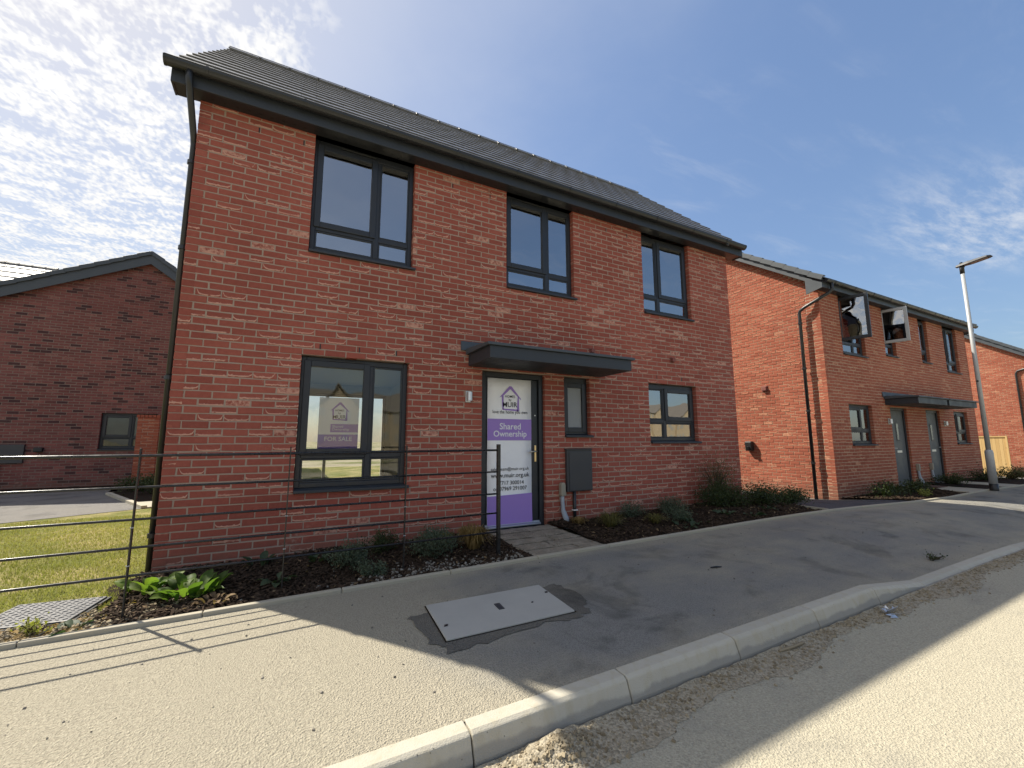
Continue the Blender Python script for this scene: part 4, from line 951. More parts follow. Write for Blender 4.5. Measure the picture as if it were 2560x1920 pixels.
# two projecting courses at the foot of the side wall
B2.wall(W2L @ TR(0, .022, 0), D2, -.15, -.0, (), shift=.1)
B2.done()
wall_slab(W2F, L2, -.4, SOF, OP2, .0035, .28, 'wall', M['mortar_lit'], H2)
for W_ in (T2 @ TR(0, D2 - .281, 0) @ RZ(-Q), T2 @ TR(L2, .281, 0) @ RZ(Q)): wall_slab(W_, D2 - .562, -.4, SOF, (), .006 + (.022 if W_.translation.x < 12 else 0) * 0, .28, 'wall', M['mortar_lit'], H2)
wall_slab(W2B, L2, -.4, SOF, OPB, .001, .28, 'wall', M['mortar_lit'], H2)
gp2 = [(0.003, SOF), (D2 - .003, SOF), (D2 - .003, g2(0)), (D2 / 2, g2(R2Y)), (0.003, g2(0))]
MB(W2L).prism(gp2, 1, .006, .2).build('gable', M['mortar_lit'], H2); MB(W2R).prism(gp2, 1, .006, .2).build('gable', M['mortar_lit'], H2)
rooms(H2, T2, L2, D2, (2.5, 4.385, 6.3))
for W_, ops in ((W2F, OP2), (W2B, OPB)): wall_slab(W_, L2, .09, 4.80, ops, .281, .292, 'plaster', M['cream'], H2, grow=0.0)
A80 = math.radians(79)
window(H2, W2F, .862, 1.968, 3.418, SOF - .002, mull=1.52, trans=3.70, sash=(0, 1), openang=A80, head=.07)
window(H2, W2F, 3.032, 3.658, 3.573, SOF - .002, trans=3.86, sash=(0, 1), openang=A80, inner='galv', head=.07)
window(H2, W2F, 5.212, 5.768, 3.573, SOF - .002, trans=3.86, sash=(0, 1), head=.07)
window(H2, W2F, 6.892, 7.898, 3.418, SOF - .002, mull=7.30, trans=3.70, sash=(1, 1), head=.07)
window(H2, W2F, .852, 1.948, 1.243, 2.173, mull=1.52, trans=1.56, sash=(0, 1), head=.08); window(H2, W2F, 6.902, 7.938, 1.243, 2.173, mull=7.30, trans=1.56, sash=(1, 1), head=.08)
for a, b, c, d in ((.9, 1.25, 3.4, 4.75), (1.55, 1.95, 3.4, 4.75), (6.9, 7.25, 3.4, 4.75), (.85, 1.2, 1.2, 2.2), (1.6, 1.95, 1.2, 2.2), (6.9, 7.2, 1.2, 2.2), (5.2, 5.5, 3.5, 4.75)): curtain(H2, W2F, a, b, .36, c, d, M['white'])
for k, (a, b) in enumerate(((2.89, 3.80), (4.98, 5.88))):
    d_ = MB(W2F); d_.box(a + .002, a + .06, .05, .13, .12, 2.163); d_.box(b - .06, b - .002, .05, .13, .12, 2.163); d_.box(a + .06, b - .06, .05, .13, 2.10, 2.163)
    do2 = d_.build('door', M['frame'], H2, bevel=.006)
    lf2 = MB(W2F).box(a + .062, b - .062, .08, .125, .185, 2.098).build('door_leaf', M['doorgrey'], do2, bevel=.005)
    c = (a + b) / 2
    MB(W2F).box(c - .075, c + .075, .072, .0795, 1.30, 1.78).build('glazing_frame', M['frame'], lf2, bevel=.004); MB(W2F).box(c - .05, c + .05, .0695, .0715, 1.33, 1.75).build('pane', M['glass'], lf2)
    MB(W2F).box(c - .13, c + .13, .070, .0795, 1.0, 1.06).build('letter_plate', M['alu'], lf2, bevel=.003)
    hs = a + .11 if k == 0 else b - .11
    MB(W2F).tube([(hs, .08, 1.12), (hs, .035, 1.12), (hs + (.11 if k == 0 else -.11), .033, 1.12)], .011, 8).build('handle', M['steel'], lf2, smooth=True)
    MB(W2F).prism([(.02, .125), (.02, .14), (.055, .155), (.055, .18), (.08, .182), (.08, .125)], 0, a + .061, b - .061).build('threshold', M['alu'], do2)
    MB(W2F).box(a - .02, b + .02, -.04, .05, .07, .122).build('step', M['meter'], H2)
canopy(H2, W2F, 2.65, 4.33, 2.22, .66); canopy(H2, W2F, 4.46, 6.35, 2.22, .66)
wall_lamp(H2, W2F, 2.72, 1.80); wall_lamp(H2, W2F, 6.12, 1.80)
hockey(H2, W2F, 3.98, .16, .62); hockey(H2, W2F, 4.80, .16, .62)
so2 = MB(T2).box(-.18, L2 + .18, -.165, -.002, SOF, SOF + .02).build('soffit', M['fascia'], H2)
MB(T2).box(-.18, L2 + .18, -.19, -.1655, SOF - .012, 5.02).build('fascia', M['barge'], H2, bevel=.004)
for xa in (-.20, L2 + .18):
    MB(T2).prism([(-.188, SOF - .02), (.16, SOF - .09), (.16, 5.16), (-.188, 4.94)], 0, xa, xa + .02).build('box_end', M['barge'], H2)
    MB(T2).prism([(.161, g2(.161) - .06), (R2Y, g2(R2Y) - .06), (D2 + .2, g2(-.2) - .06), (D2 + .2, g2(-.2) + .13), (R2Y, g2(R2Y) + .13), (.161, g2(.161) + .13)], 0, xa + .001, xa + .019).build('bargeboard', M['barge'], H2)
    MB(T2).prism([(.02, g2(.02) - .02), (R2Y, g2(R2Y) - .02), (D2, g2(0) - .02), (D2, g2(0)), (R2Y, g2(R2Y)), (.02, g2(.02))], 0, xa + (.02 if xa < 0 else -.18), xa + (.2 if xa < 0 else .0)).build('verge_soffit', M['fascia'], H2)
roof(H2, T2, -.20, L2 + .20, E2Y, E2Z, R2Y, R2Z, verge=(True, True))
gutter(H2, T2, -.16, L2 + .16, -.191, 4.985)
px2 = 11.87 - .10
pipe(H2, [(11.95, -.235, 4.86), (11.95, -.235, 4.68), (11.90, -.19, 4.60), (px2, .30, 4.36), (px2, .40, 4.30), (px2, .42, 4.24), (px2, .42, -.12)], brk=[(px2, .42, 4.0), (px2, .42, 2.9), (px2, .42, 1.9), (px2, .42, .7)], r=.036)
W2S = T2 @ TR(0, D2, 0) @ RZ(-Q)
cowl(H2, W2S, D2 - 1.44, 2.65, .075)
ev = MB(W2S).prism([(-.12, 1.07), (-.13, 1.28), (-.10, 1.30), (-.001, 1.30), (-.001, 1.06), (-.09, 1.05)], 0, D2 - 2.02, D2 - 1.84).build('car_charger', M['black'], H2, bevel=.02)
MB(W2S).tube([(D2 - 1.93, -.122, 1.13), (D2 - 1.93, -.16, 1.12)], .045, 14).build('charger_socket', M['black'], ev)
MB(W2S).box(D2 - 3.05, D2 - 2.62, -.12, -.001, .58, 1.20).build('meter_box', M['black'], H2, bevel=.006)
# paths to the two doors
for a, b in ((14.63, 15.77), (16.92, 17.97)):
    p2 = MB().prism([(a, -1.29), (b, -1.29), (b, -.022), (a, -.022)], 2, -.1, .055).build('path', M['edging']); tag(p2, kind='structure')
    y = -1.285
    while y < -.1:
        for q0, q1 in ((a + .006, (a + b) / 2), ((a + b) / 2, b - .006)): MB().box(q0 + .004, q1 - .004, y + .004, y + .41, .02, .064 + .004 * R()).build('paving_slab', M['edging'], p2, bevel=.004)
        y += .42
tag(MB().box(14.95, 15.60, -.62, -.12, .069, .085).build('doormat', M['mat'], None, bevel=.005), 'small brown doormat on the path to the nearer grey door', 'doormat')

# ------------------------------------------------------------------ the house at the far right edge and its timber gate
H5 = thing('brick_house', 'red brick house at the right edge behind the timber gate, only its side showing', 'house', (33.5, 4, -.3))
T5 = TR(29.4, .35, -.34); L5, D5 = 8.0, 7.6
W5F, W5L, W5R, W5B = T5, T5 @ TR(0, D5, 0) @ RZ(-Q), T5 @ TR(L5, 0, 0) @ RZ(Q), T5 @ TR(L5, D5, 0) @ RZ(PI)
g5 = lambda y: E2Z - .10 + .69 * ((y if y < D5 / 2 else D5 - y) - E2Y)
B5 = Bricks(H5, M['brick_lit']); B5.wall(W5L, D5, -.3, 7.8, (), top=lambda s: g5(D5 - s) - .03); B5.wall(W5F, L5, -.3, SOF + .02, (), vis=False); B5.done()
MB(W5L).prism([(0.003, -.4), (D5 - .003, -.4), (D5 - .003, g5(0)), (D5 / 2, g5(D5 / 2)), (0.003, g5(0))], 1, .006, .25).build('gable', M['mortar_lit'], H5)
MB(T5).box(.26, L5, .006, D5, -.4, SOF).build('wall', M['mortar_lit'], H5)
for xa in (-.20,):
    MB(T5).prism([(-.2, g5(-.2) - .10), (D5 / 2, g5(D5 / 2) - .06), (D5 + .2, g5(-.2) - .06), (D5 + .2, g5(-.2) + .13), (D5 / 2, g5(D5 / 2) + .13), (-.2, g5(-.2) + .13)], 0, xa, xa + .018).build('bargeboard', M['barge'], H5)
    MB(T5).prism([(.02, g5(.02) - .02), (D5 / 2, g5(D5 / 2) - .02), (D5, g5(0) - .02), (D5, g5(0)), (D5 / 2, g5(D5 / 2)), (.02, g5(.02))], 0, xa + .02, xa + .2).build('verge_soffit', M['fascia'], H5)
roof(H5, T5, -.20, L5 + .2, E2Y, E2Z + .06, D5 / 2, g5(D5 / 2) + .22, verge=(True, False), cap=60)
gutter(H5, T5, -.16, L5, -.191, 5.0)
pipe(H5, [(29.5, .1, 4.6), (29.44, .25, 4.42), (29.355, .9, 4.22), (29.355, .95, 4.1), (29.355, .95, -.4)], brk=[(29.355, .95, 3.4), (29.355, .95, 2.0)], r=.036)
GT = thing('timber_gate', 'new pale timber side gate lit by the sun, behind the lamp post', 'gate', (28.7, 1.8, -.42))
TG = TR(28.7, 2.30, -.42) @ RZ(-Q)
gw = .96
for i in range(8): MB(TG).box(.05 + i * (gw - .1) / 8 + .002, .05 + (i + 1) * (gw - .1) / 8 - .002, 0, .018, .06, 1.74).build('board', M['timber'], GT)
for a, b, c, d in ((0, .055, .04, 1.80), (gw - .055, gw, .04, 1.80)): MB(TG).box(a, b, -.03, .04, c, d).build('stile', M['timber'], GT, bevel=.004)
MB(TG).box(.056, gw - .056, -.028, .038, 1.741, 1.795).build('top_rail', M['timber'], GT); MB(TG).box(.056, gw - .056, .0185, .05, .25, .33).build('rail', M['timber'], GT); MB(TG).box(.056, gw - .056, .0185, .05, .9, .98).build('rail', M['timber'], GT)

# ------------------------------------------------------------------ the darker house on the left
H3 = thing('brick_house', 'darker red brick house whose gable end stands in shade at the left', 'house', (-3.4, 13, .04))
Y3 = 10.5; XR3 = -2.88; ZR3 = 6.80; xl, xr = -6.45, -.35; b3 = .04
top3 = lambda x: ZR3 - .22 - ((XR3 - x) * .50 if x < XR3 else (x - XR3) * .70)
W3F = TR(xl, Y3, b3); L3 = xr - xl
OP3 = [(-3.60 - xl, -2.38 - xl, .93, 1.95)]
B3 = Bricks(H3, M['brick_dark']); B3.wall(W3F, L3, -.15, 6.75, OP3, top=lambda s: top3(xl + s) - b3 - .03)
W3R = TR(xr, Y3, b3) @ RZ(Q); B3.wall(W3R, 8.0, -.15, top3(xr) - b3, (), vis=False); B3.done()
ze3 = min(top3(xl), top3(xr)) - b3
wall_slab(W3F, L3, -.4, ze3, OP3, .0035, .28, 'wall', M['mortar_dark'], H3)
MB(W3F).prism([(.003, ze3), (L3 - .003, ze3), (L3 - .003, top3(xr) - b3), (XR3 - xl, top3(XR3) - b3), (.003, top3(xl) - b3)], 1, .006, .25).build('gable', M['mortar_dark'], H3)
MB(TR(0, 0, b3)).box(xr - .25, xr - .006, Y3 + .281, Y3 + 8, -.4, ze3).build('wall', M['mortar_dark'], H3); MB(TR(0, 0, b3)).box(xl + .006, xl + .25, Y3 + .281, Y3 + 8, -.4, ze3).build('wall', M['mortar_dark'], H3)
MB(TR(0, 0, b3)).box(xl, xr, Y3 + 7.75, Y3 + 8.01, -.4, ze3).build('wall', M['mortar_dark'], H3); MB(TR(0, 0, b3)).box(xl + .26, xr - .26, Y3 + .3, Y3 + 7.7, -.05, 0).build('floor_slab', M['carpet'], H3)
window(H3, W3F, OP3[0][0] + .002, OP3[0][1] - .002, .973, 1.948, mull=OP3[0][0] + .66, trans=1.28, sash=(0, 1), head=.07, glassm='glass_clear')
for sg in (-1, 1):
    k = .50 if sg < 0 else .70; wd = (XR3 - xl + .2) if sg < 0 else (xr - XR3 + .2); x1 = XR3 + sg * wd
    MB().prism([(XR3, ZR3 - .40), (x1, ZR3 - .40 - wd * k), (x1, ZR3 - .10 - wd * k), (XR3, ZR3 - .10)], 1, Y3 - .16, Y3 - .14).build('bargeboard', M['barge'], H3)
    MB().prism([(XR3, ZR3 - .24), (x1, ZR3 - .24 - wd * k), (x1, ZR3 - .22 - wd * k), (XR3, ZR3 - .22)], 1, Y3 - .139, Y3).build('verge_soffit', M['fascia'], H3)
T3 = TR(XR3, Y3, 0) @ RZ(Q)
roof(H3, T3, -.15, 8.2, -(xr - XR3 + .25), ZR3 - .05 - (xr - XR3 + .25) * .70, 0, ZR3 - .05, yb=(ZR3 - .05 - (ZR3 - .05 - (xr - XR3 + .25) * .70)) / .50, verge=(True, False), cap=60)
MB(W3F).box(.93, 1.45, -.06, -.001, .62, 1.10).build('meter_box', M['meter'], H3, bevel=.006); MB(W3F).box(1.52 + .1, 1.70 + .1, -.09, -.001, .90, 1.02).build('wall_vent', M['black'], H3, bevel=.02)
pipe(H3, [(xl + 1.02, Y3 - .03, .62), (xl + 1.02, Y3 - .03, 0)], name='supply_pipe', r=.022)
MB(W3F).box(1.5, 1.75, -.003, .02, .07, .135).build('air_brick', M['terracotta'], H3)
# garden wall with a pier and coping
GW = thing('garden_wall', 'red brick garden wall with an end pier and brick-on-edge coping', 'wall', (-2.0, 9.0, 0))
ang = math.radians(-64); WG = TR(-2.35, 9.15, .0) @ RZ(ang + PI) 
GWm = TR(-2.42, 8.9, .02)
BG = Bricks(GW, M['brick_lit'])
# pier
pw = .44
BG.wall(GWm, pw, 0, 1.80, (), shift=0); BG.wall(GWm @ TR(pw, 0, 0) @ RZ(Q), pw, 0, 1.80, (), vis=True); BG.wall(GWm @ TR(0, pw, 0) @ RZ(-Q), pw, 0, 1.80, (), vis=True)
WG = GWm @ TR(pw, .16, 0) @ RZ(math.radians(30))
BG.wall(WG, 3.2, 0, 1.725, (), shift=.05); BG.done()
MB(GWm).box(.006, pw - .006, .006, pw - .006, -.1, 1.795).build('pier', M['mortar'], GW); MB(WG).box(0, 3.2, .006, .2, -.1, 1.72).build('wall_core', M['mortar'], GW)
for i in range(6): MB(GWm).box(-.02 + i * .08, .05 + i * .08, -.02, pw + .02, 1.80, 1.87).build('coping_brick', M['brick_lit'], GW)
for i in range(40): MB(WG).box(.01 + i * .08, .08 + i * .08, -.02, .23, 1.728, 1.80).build('coping_brick', M['brick_lit'], GW)

# ------------------------------------------------------------------ roofs beyond and houses across the road
H4 = thing('brick_house', 'far house at the left edge of which only a sunlit tiled roof shows', 'house', (-14, 23, 0))
T4 = TR(-24, 19.4, 0)
MB(T4).box(0, 13.6, .0, 6.0, -.2, 6.0).build('wall', M['brick_dark'], H4)
roof(H4, T4, -.2, 14.6, -.3, 6.05, 3.0, 9.5, cap=120, gauge=.42)
for i in range(3): MB(T4).box(2 + 4 * i, 3.2 + 4 * i, -.02, .0, 3.5, 4.8).build('window', M['frame'], H4)
def far_house(x0, y0, L, D, zs, zr, gab, lab, grp=None, storeys=2):
    H = thing('buff_house', lab, 'house', (x0 + L / 2, y0 - D / 2, 0), grp)
    MB().box(x0, x0 + L, y0 - D, y0, -.5, zs).build('wall', M['buff'], H)
    ro = MB().prism([(y0 + .3, zs - .1), (y0 - D / 2, zr), (y0 - D - .3, zs - .1)], 0, x0 - .2, x0 + L + .2).build('roof', M['brownroof'], H)
    for gx, gw_, gz in gab:
        MB().prism([(gx - gw_ / 2, -.5), (gx + gw_ / 2, -.5), (gx + gw_ / 2, zs), (gx, gz - .15), (gx - gw_ / 2, zs)], 1, y0 - 1.0, y0 + 1.2).build('gable', M['buff'], H)
        k = (gz - zs) / (gw_ / 2)
        MB().prism([(gx - gw_ / 2 - .3, zs - .3 * k), (gx, gz), (gx + gw_ / 2 + .3, zs - .3 * k), (gx + gw_ / 2 + .3, zs - .3 * k + .2), (gx, gz + .22), (gx - gw_ / 2 - .3, zs - .3 * k + .2)], 1, y0 - 4, y0 + 1.5).build('gable_roof', M['brownroof'], ro)
    n = int(L / 2.4)
    for s in range(storeys):
        for i in range(n):
            x = x0 + 1.2 + i * 2.4; dd = y0 + .02
            for gx, gw_, gz in gab:
                if abs(x - gx) < gw_ / 2: dd = y0 + 1.22
            w_ = MB().box(x - .55, x + .55, dd - .06, dd, .9 + 2.6 * s, 2.2 + 2.6 * s).build('window', M['farpane'], H); MB().box(x - .47, x + .47, dd + .001, dd + .01, .98 + 2.6 * s, 2.12 + 2.6 * s).build('pane', M['farpane'], w_)
far_house(-9, -50, 28, 8, 5.0, 8.0, [(6.3, 6.0, 8.2)], 'low buff brick terrace across the road, seen mirrored in the window by the door')
far_house(74, -72, 34, 12, 7.8, 9.8, [(83, 6, 10.2), (92, 6, 10.2)], 'taller buff brick flats with gables, seen mirrored in the right ground floor window', None, 3)

# ------------------------------------------------------------------ railing along the bed
FE = thing('estate_railing', 'black iron five-bar estate railing in front of the left half of the house', 'railing', (0, -1.12, 0))
def fy(x): return -1.125 + (x - .1) * .026
RAILZ = (1.125, .90, .675, .48, .29)
PX = [-3.80, -2.83, -1.85, -.87, .10, 1.07, 2.05]
for x in PX:
    y = fy(x); b = e_(x) - .1
    MB().box(x - .005, x + .005, y - .016, y + .016, b, 1.178 + .003 * x).build('post', M['iron'], FE, bevel=.002)
y = fy(3.03); MB().box(3.03 - .018, 3.03 + .018, y - .018, y + .018, -.1, 1.19).build('post', M['iron'], FE, bevel=.003)
for i, z in enumerate(RAILZ):
    a, b = -3.8, 3.012
    if i == 0: MB().tube([(a, fy(a), z - .004), (b, fy(b), z + .003)], .0105, 10).build('rail', M['iron'], FE, smooth=True)
    else: MB().tube([(a, fy(a), z - .004), (b, fy(b), z + .003)], .009, 8).build('rail', M['iron'], FE, smooth=True)
for x in PX[4:]:
    for z in (.36, .62): MB().tube([(x - .010, fy(x) - .012, z), (x + .010, fy(x) - .012, z)], .005, 8).build('bolt', M['galv'], FE)

# ------------------------------------------------------------------ street lamp
LX, LY = 15.60, -1.41; LZ = zpave(LX, LY)
LP = thing('street_lamp', 'galvanised street lamp post with flat lantern by the far footway', 'street lamp', (LX, LY, LZ))
def cyl(path, r, n=18): return MB().tube(path, r, n)
cyl([(LX, LY, LZ - .1), (LX, LY, LZ + .16)], .078).build('root_sleeve', M['black'], LP, smooth=True)
cyl([(LX, LY, LZ + .161), (LX, LY, LZ + .88), (LX, LY, LZ + .92), (LX, LY, LZ + .94)], [.074, .074, .066, .050]).build('base_column', M['galv'], LP, smooth=True)
cyl([(LX, LY, LZ + .93), (LX, LY, LZ + 5.33)], [.046, .036]).build('column', M['galv'], LP, smooth=True)
cyl([(LX, LY, LZ + 5.25), (LX, LY, LZ + 5.40), (LX, LY - .03, LZ + 5.44)], [.044, .044, .040]).build('spigot', M['black'], LP, smooth=True)
ln = MB(TR(LX, LY - .02, LZ + 5.43) @ Matrix.Rotation(math.radians(-8), 4, 'X'))
ln.add([(-.05, .12, .02), (.05, .12, .02), (.10, -.13, .0), (-.10, -.13, .0), (.11, -.46, .0), (-.11, -.46, .0), (.06, -.52, .0), (-.06, -.52, .0),
        (-.04, .10, .07), (.04, .10, .07), (.08, -.11, .07), (-.08, -.11, .07), (.09, -.44, .045), (-.09, -.44, .045), (.05, -.50, .03), (-.05, -.50, .03)],
       [(0, 1, 2, 3), (3, 2, 4, 5), (5, 4, 6, 7), (8, 11, 10, 9), (11, 13, 12, 10), (13, 15, 14, 12), (0, 8, 9, 1), (1, 9, 10, 2), (2, 10, 12, 4), (4, 12, 14, 6), (6, 14, 15, 7), (7, 15, 13, 5), (5, 13, 11, 3), (3, 11, 8, 0)])
la = ln.build('lantern', M['frame'], LP, bevel=.008)
MB(TR(LX, LY - .02, LZ + 5.43) @ Matrix.Rotation(math.radians(-8), 4, 'X')).box(-.085, .085, -.44, -.16, -.006, -.001).build('lamp_glass', M['lens'], la)
cyl([(LX, LY, LZ + 5.49), (LX, LY, LZ + 5.54)], [.03, .028], 12).build('photocell', M['black'], LP)
cyl([(LX - .045, LY, LZ + 2.56), (LX - .06, LY, LZ + 2.56)], .02, 10).build('bolt', M['black'], LP)

# ------------------------------------------------------------------ covers in the ground
zc = lambda x, y: zpave(x, y)
def sheet(name, poly, dz, m, parent=None):
    mb = MB(); mb.add([(x, y, zc(x, y) + dz) for x, y in poly], [list(range(len(poly)))]); return mb.build(name, m, parent)
pt = []
for i in range(150):
    t = 2 * PI * i / 150; c, s_ = math.cos(t), math.sin(t)
    ex = (abs(c) ** .5) * math.copysign(1, c); ey = (abs(s_) ** .5) * math.copysign(1, s_)
    wob_ = .05 * math.sin(2 * t + 1) + .03 * math.sin(5 * t) + .018 * math.sin(11 * t + 2) + .012 * math.sin(23 * t) + U(-.012, .012)
    pt.append((2.48 + ex * (.575 + wob_), -2.33 + ey * (.36 + wob_ * .8)))
tag(sheet('tarmac_patch', pt, .004, M['patch']), kind='structure')
cv = [(2.007, -1.962), (2.938, -2.003), (2.890, -2.570), (1.966, -2.547)]
m = MB(); zt = [zc(x, y) for x, y in cv]
m.add([(x, y, z - .02) for (x, y), z in zip(cv, zt)] + [(x, y, z + .016) for (x, y), z in zip(cv, zt)], [(0, 1, 2, 3), (7, 6, 5, 4), (0, 4, 5, 1), (1, 5, 6, 2), (2, 6, 7, 3), (3, 7, 4, 0)])
MBF = MB()
CV = m.build('chamber_cover', M['cover'], None, bevel=.004); tag(CV, 'pale rectangular concrete chamber cover set in the tarmac footway', 'chamber cover')
fr_ = MB(); cxm, cym = 2.45, -2.27
fr_.add([(cxm + (x - cxm) * k, cym + (y - cym) * (k + .008), zc(x, y) + .0065) for k in (1.022,) for x, y in cv], [(0, 3, 2, 1)]); fr_.build('frame_gap', M['soil'], CV)
def onc(x, y): return zc(x, y) + .0165
for (x, y, a, b) in ((2.455, -2.25, .022, .055), (2.02, -2.36, .012, .012), (2.895, -2.18, .012, .012), (2.70, -2.30, .008, .008)):
    m = MB(); m.add([(x - a, y - b, onc(x, y)), (x + a, y - b, onc(x, y)), (x + a + .01, y + b, onc(x, y)), (x - a + .01, y + b, onc(x, y)), (x - a, y - b, onc(x, y) + .003), (x + a, y - b, onc(x, y) + .003), (x + a + .01, y + b, onc(x, y) + .003), (x - a + .01, y + b, onc(x, y) + .003)], [(4, 5, 6, 7), (0, 1, 5, 4), (1, 2, 6, 5), (2, 3, 7, 6), (3, 0, 4, 7)])
    m.build('badge' if b > .03 else 'lifting_hole', M['frame'] if b > .03 else M['black'], CV)
PC = thing('chequer_cover', 'grey plastic chequer-plate inspection cover in the soil beside the lawn', 'inspection cover', (-.45, -.82, .03))
TP = TR(-.42, -.80, .035) @ RZ(math.radians(-8)); hw, hd = .26, .24
MB(TP).box(-hw, hw, -hd, hd, -.02, 0).build('plate', M['chequer'], PC, bevel=.004); MB(TP).box(-hw - .02, hw + .02, -hd - .02, hd + .02, -.05, -.012).build('plate_frame', M['black'], PC)
mb = MB()
for j in range(11):
    for i in range(12):
        x = -hw + .03 + i * (2 * hw - .06) / 11; y = -hd + .03 + j * (2 * hd - .06) / 10; a = .7 if (i + j) % 2 else -.7
        mb.T = TP @ TR(x, y, 0) @ RZ(a); mb.add([(-.016, -.006, .0005), (.016, -.006, .0005), (.016, .006, .0005), (-.016, .006, .0005), (-.010, -.003, .005), (.010, -.003, .005), (.010, .003, .005), (-.010, .003, .005)], [(4, 5, 6, 7), (0, 1, 5, 4), (1, 2, 6, 5), (2, 3, 7, 6), (3, 0, 4, 7)])
o = mb.build('treads', M['chequer'], PC); o['kind'] = 'stuff'
SC = MB().box(5.02, 5.38, -.72, -.42, .02, .105).build('small_cover', M['black'], None, bevel=.01); tag(SC, 'small black plastic box cover among the plants right of the path', 'inspection cover')

# ------------------------------------------------------------------ plants
def leaf_mesh(name, m, ln, wd, cup, curl, seed):
    rnd = random.Random(seed); mb = MB(); mb.cur = rnd.random(); nu, nv = 7, 4; vs = []
    for i in range(nu + 1):
        t = i / nu; hw_ = wd / 2 * (math.sin(PI * min(1, t * .93 + .07)) ** .62) * (.85 + .3 * t); x = ln * t; zc_ = .10 * ln * math.sin(PI * t) - curl * ln * t * t
        for j in range(nv + 1):
            s = -1 + 2 * j / nv; vs.append((x, s * hw_, zc_ + cup * hw_ * s * s + rnd.uniform(-.003, .003)))
    mb.add(vs, [(i * (nv + 1) + j, i * (nv + 1) + j + 1, (i + 1) * (nv + 1) + j + 1, (i + 1) * (nv + 1) + j) for i in range(nu) for j in range(nv)])
    return mb.mesh(name, m, smooth=True, attrs=True)
def broadleaf(x, y, z, n, size, m, label, group=None, spread=.15, lean=(.35, 1.25)):
    H = thing('broadleaf_plant', label, 'plant', (x, y, z), group)
    vs = [leaf_mesh('leaf', m, size * k, size * k * .62, .35, .16, i + int(x * 100)) for i, k in enumerate((1.0, .85, .7, 1.1, .6))]
    for i in range(n):
        a = U(0, 2 * PI); r = spread * math.sqrt(R()); tilt = U(*lean)
        mw = TR(x + r * math.cos(a), y + r * math.sin(a), z + .02) @ RZ(a + U(-.5, .5)) @ Matrix.Rotation(-tilt, 4, 'Y') @ Matrix.Rotation(U(-.4, .4), 4, 'X')
        inst('leaf', random.choice(vs), mw, H)
    return H
def leafmound(x, y, z, rx, ry, h, n, ls, m, label, group=None, stems=14, up=.5, name='low_shrub', cat='shrub', airy=0.0, top=None):
    """mounded shrub: stems from the base, leaves all through the crown"""
    H = thing(name, label, cat, (x, y, z), group); st = MB(); lf = MB(); tips = []
    for i in range(stems):
        a = U(0, 2 * PI); r = math.sqrt(R()); tip = Vector((x + rx * r * math.cos(a), y + ry * r * math.sin(a), z + h * (1 - .55 * r * r) * U(.7, 1.08)))
        base = Vector((x + U(-.05, .05) * rx * 3, y + U(-.05, .05) * ry * 3, z - .02)); mid = (base + tip) / 2 + Vector((U(-.03, .03), U(-.03, .03), h * .12))
        st.tube([base, mid, tip], [.006, .004, .002], 4, cap=False); tips.append((base, mid, tip))
    clump = [random.random() for _ in tips]
    for i in range(n):
        k = random.randrange(len(tips)); b, mi, t = tips[k]; s = R() ** .55
        p = b.lerp(mi, s * 2) if s < .5 else mi.lerp(t, s * 2 - 1)
        p = p + Vector((random.gauss(0, 1), random.gauss(0, 1), random.gauss(0, 1))) * (.045 + airy) * (.4 + s) * (rx + h) * 1.4
        if p.z < z + .005: p.z = z + .005 + .02 * R()
        l = ls * U(.6, 1.25); d = Vector((random.gauss(0, 1), random.gauss(0, 1), random.gauss(0, 1) + up)).normalized(); sd = d.cross(Vector((random.gauss(0, 1), random.gauss(0, 1), random.gauss(0, 1)))).normalized()
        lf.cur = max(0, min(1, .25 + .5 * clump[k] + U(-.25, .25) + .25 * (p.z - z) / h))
        wv = sd * l * .26; lf.add([p, p + d * l * .5 + wv, p + d * l, p + d * l * .5 - wv], [(0, 1, 2, 3)])
    st.build('stem', M['stem'], H); lf.build('foliage', m, H, attrs=True)
    if top: pass
    return H
def tuft(x, y, z, r, h, n, m, label, group=None, w_=.004):
    H = thing('grass_tuft', label, 'grass tuft', (x, y, z), group); mb = MB()
    for i in range(n):
        a = U(0, 2 * PI); q = r * .28 * math.sqrt(R()); out = U(.25, 1.0) * r; hh = h * U(.55, 1.05) * (1 - .3 * (out / r) ** 2); b = Vector((x + q * math.cos(a), y + q * math.sin(a), z)); d = Vector((math.cos(a), math.sin(a), 0)); s = Vector((-math.sin(a), math.cos(a), 0)) * w_ * U(.6, 1.3)
        mb.cur = R(); p1 = b + d * out * .35 + Vector((0, 0, hh * .75)); p2 = b + d * out * .8 + Vector((0, 0, hh)); p3 = b + d * out * 1.15 + Vector((0, 0, hh * U(.45, .9)))
        mb.add([b - s, b + s, p1 + s, p1 - s, p2 + s * .7, p2 - s * .7, p3], [(0, 1, 2, 3), (3, 2, 4, 5), (5, 4, 6)])
    mb.build('blades', m, H, attrs=True); return H
zb = lambda x, y: zbed(x, y)
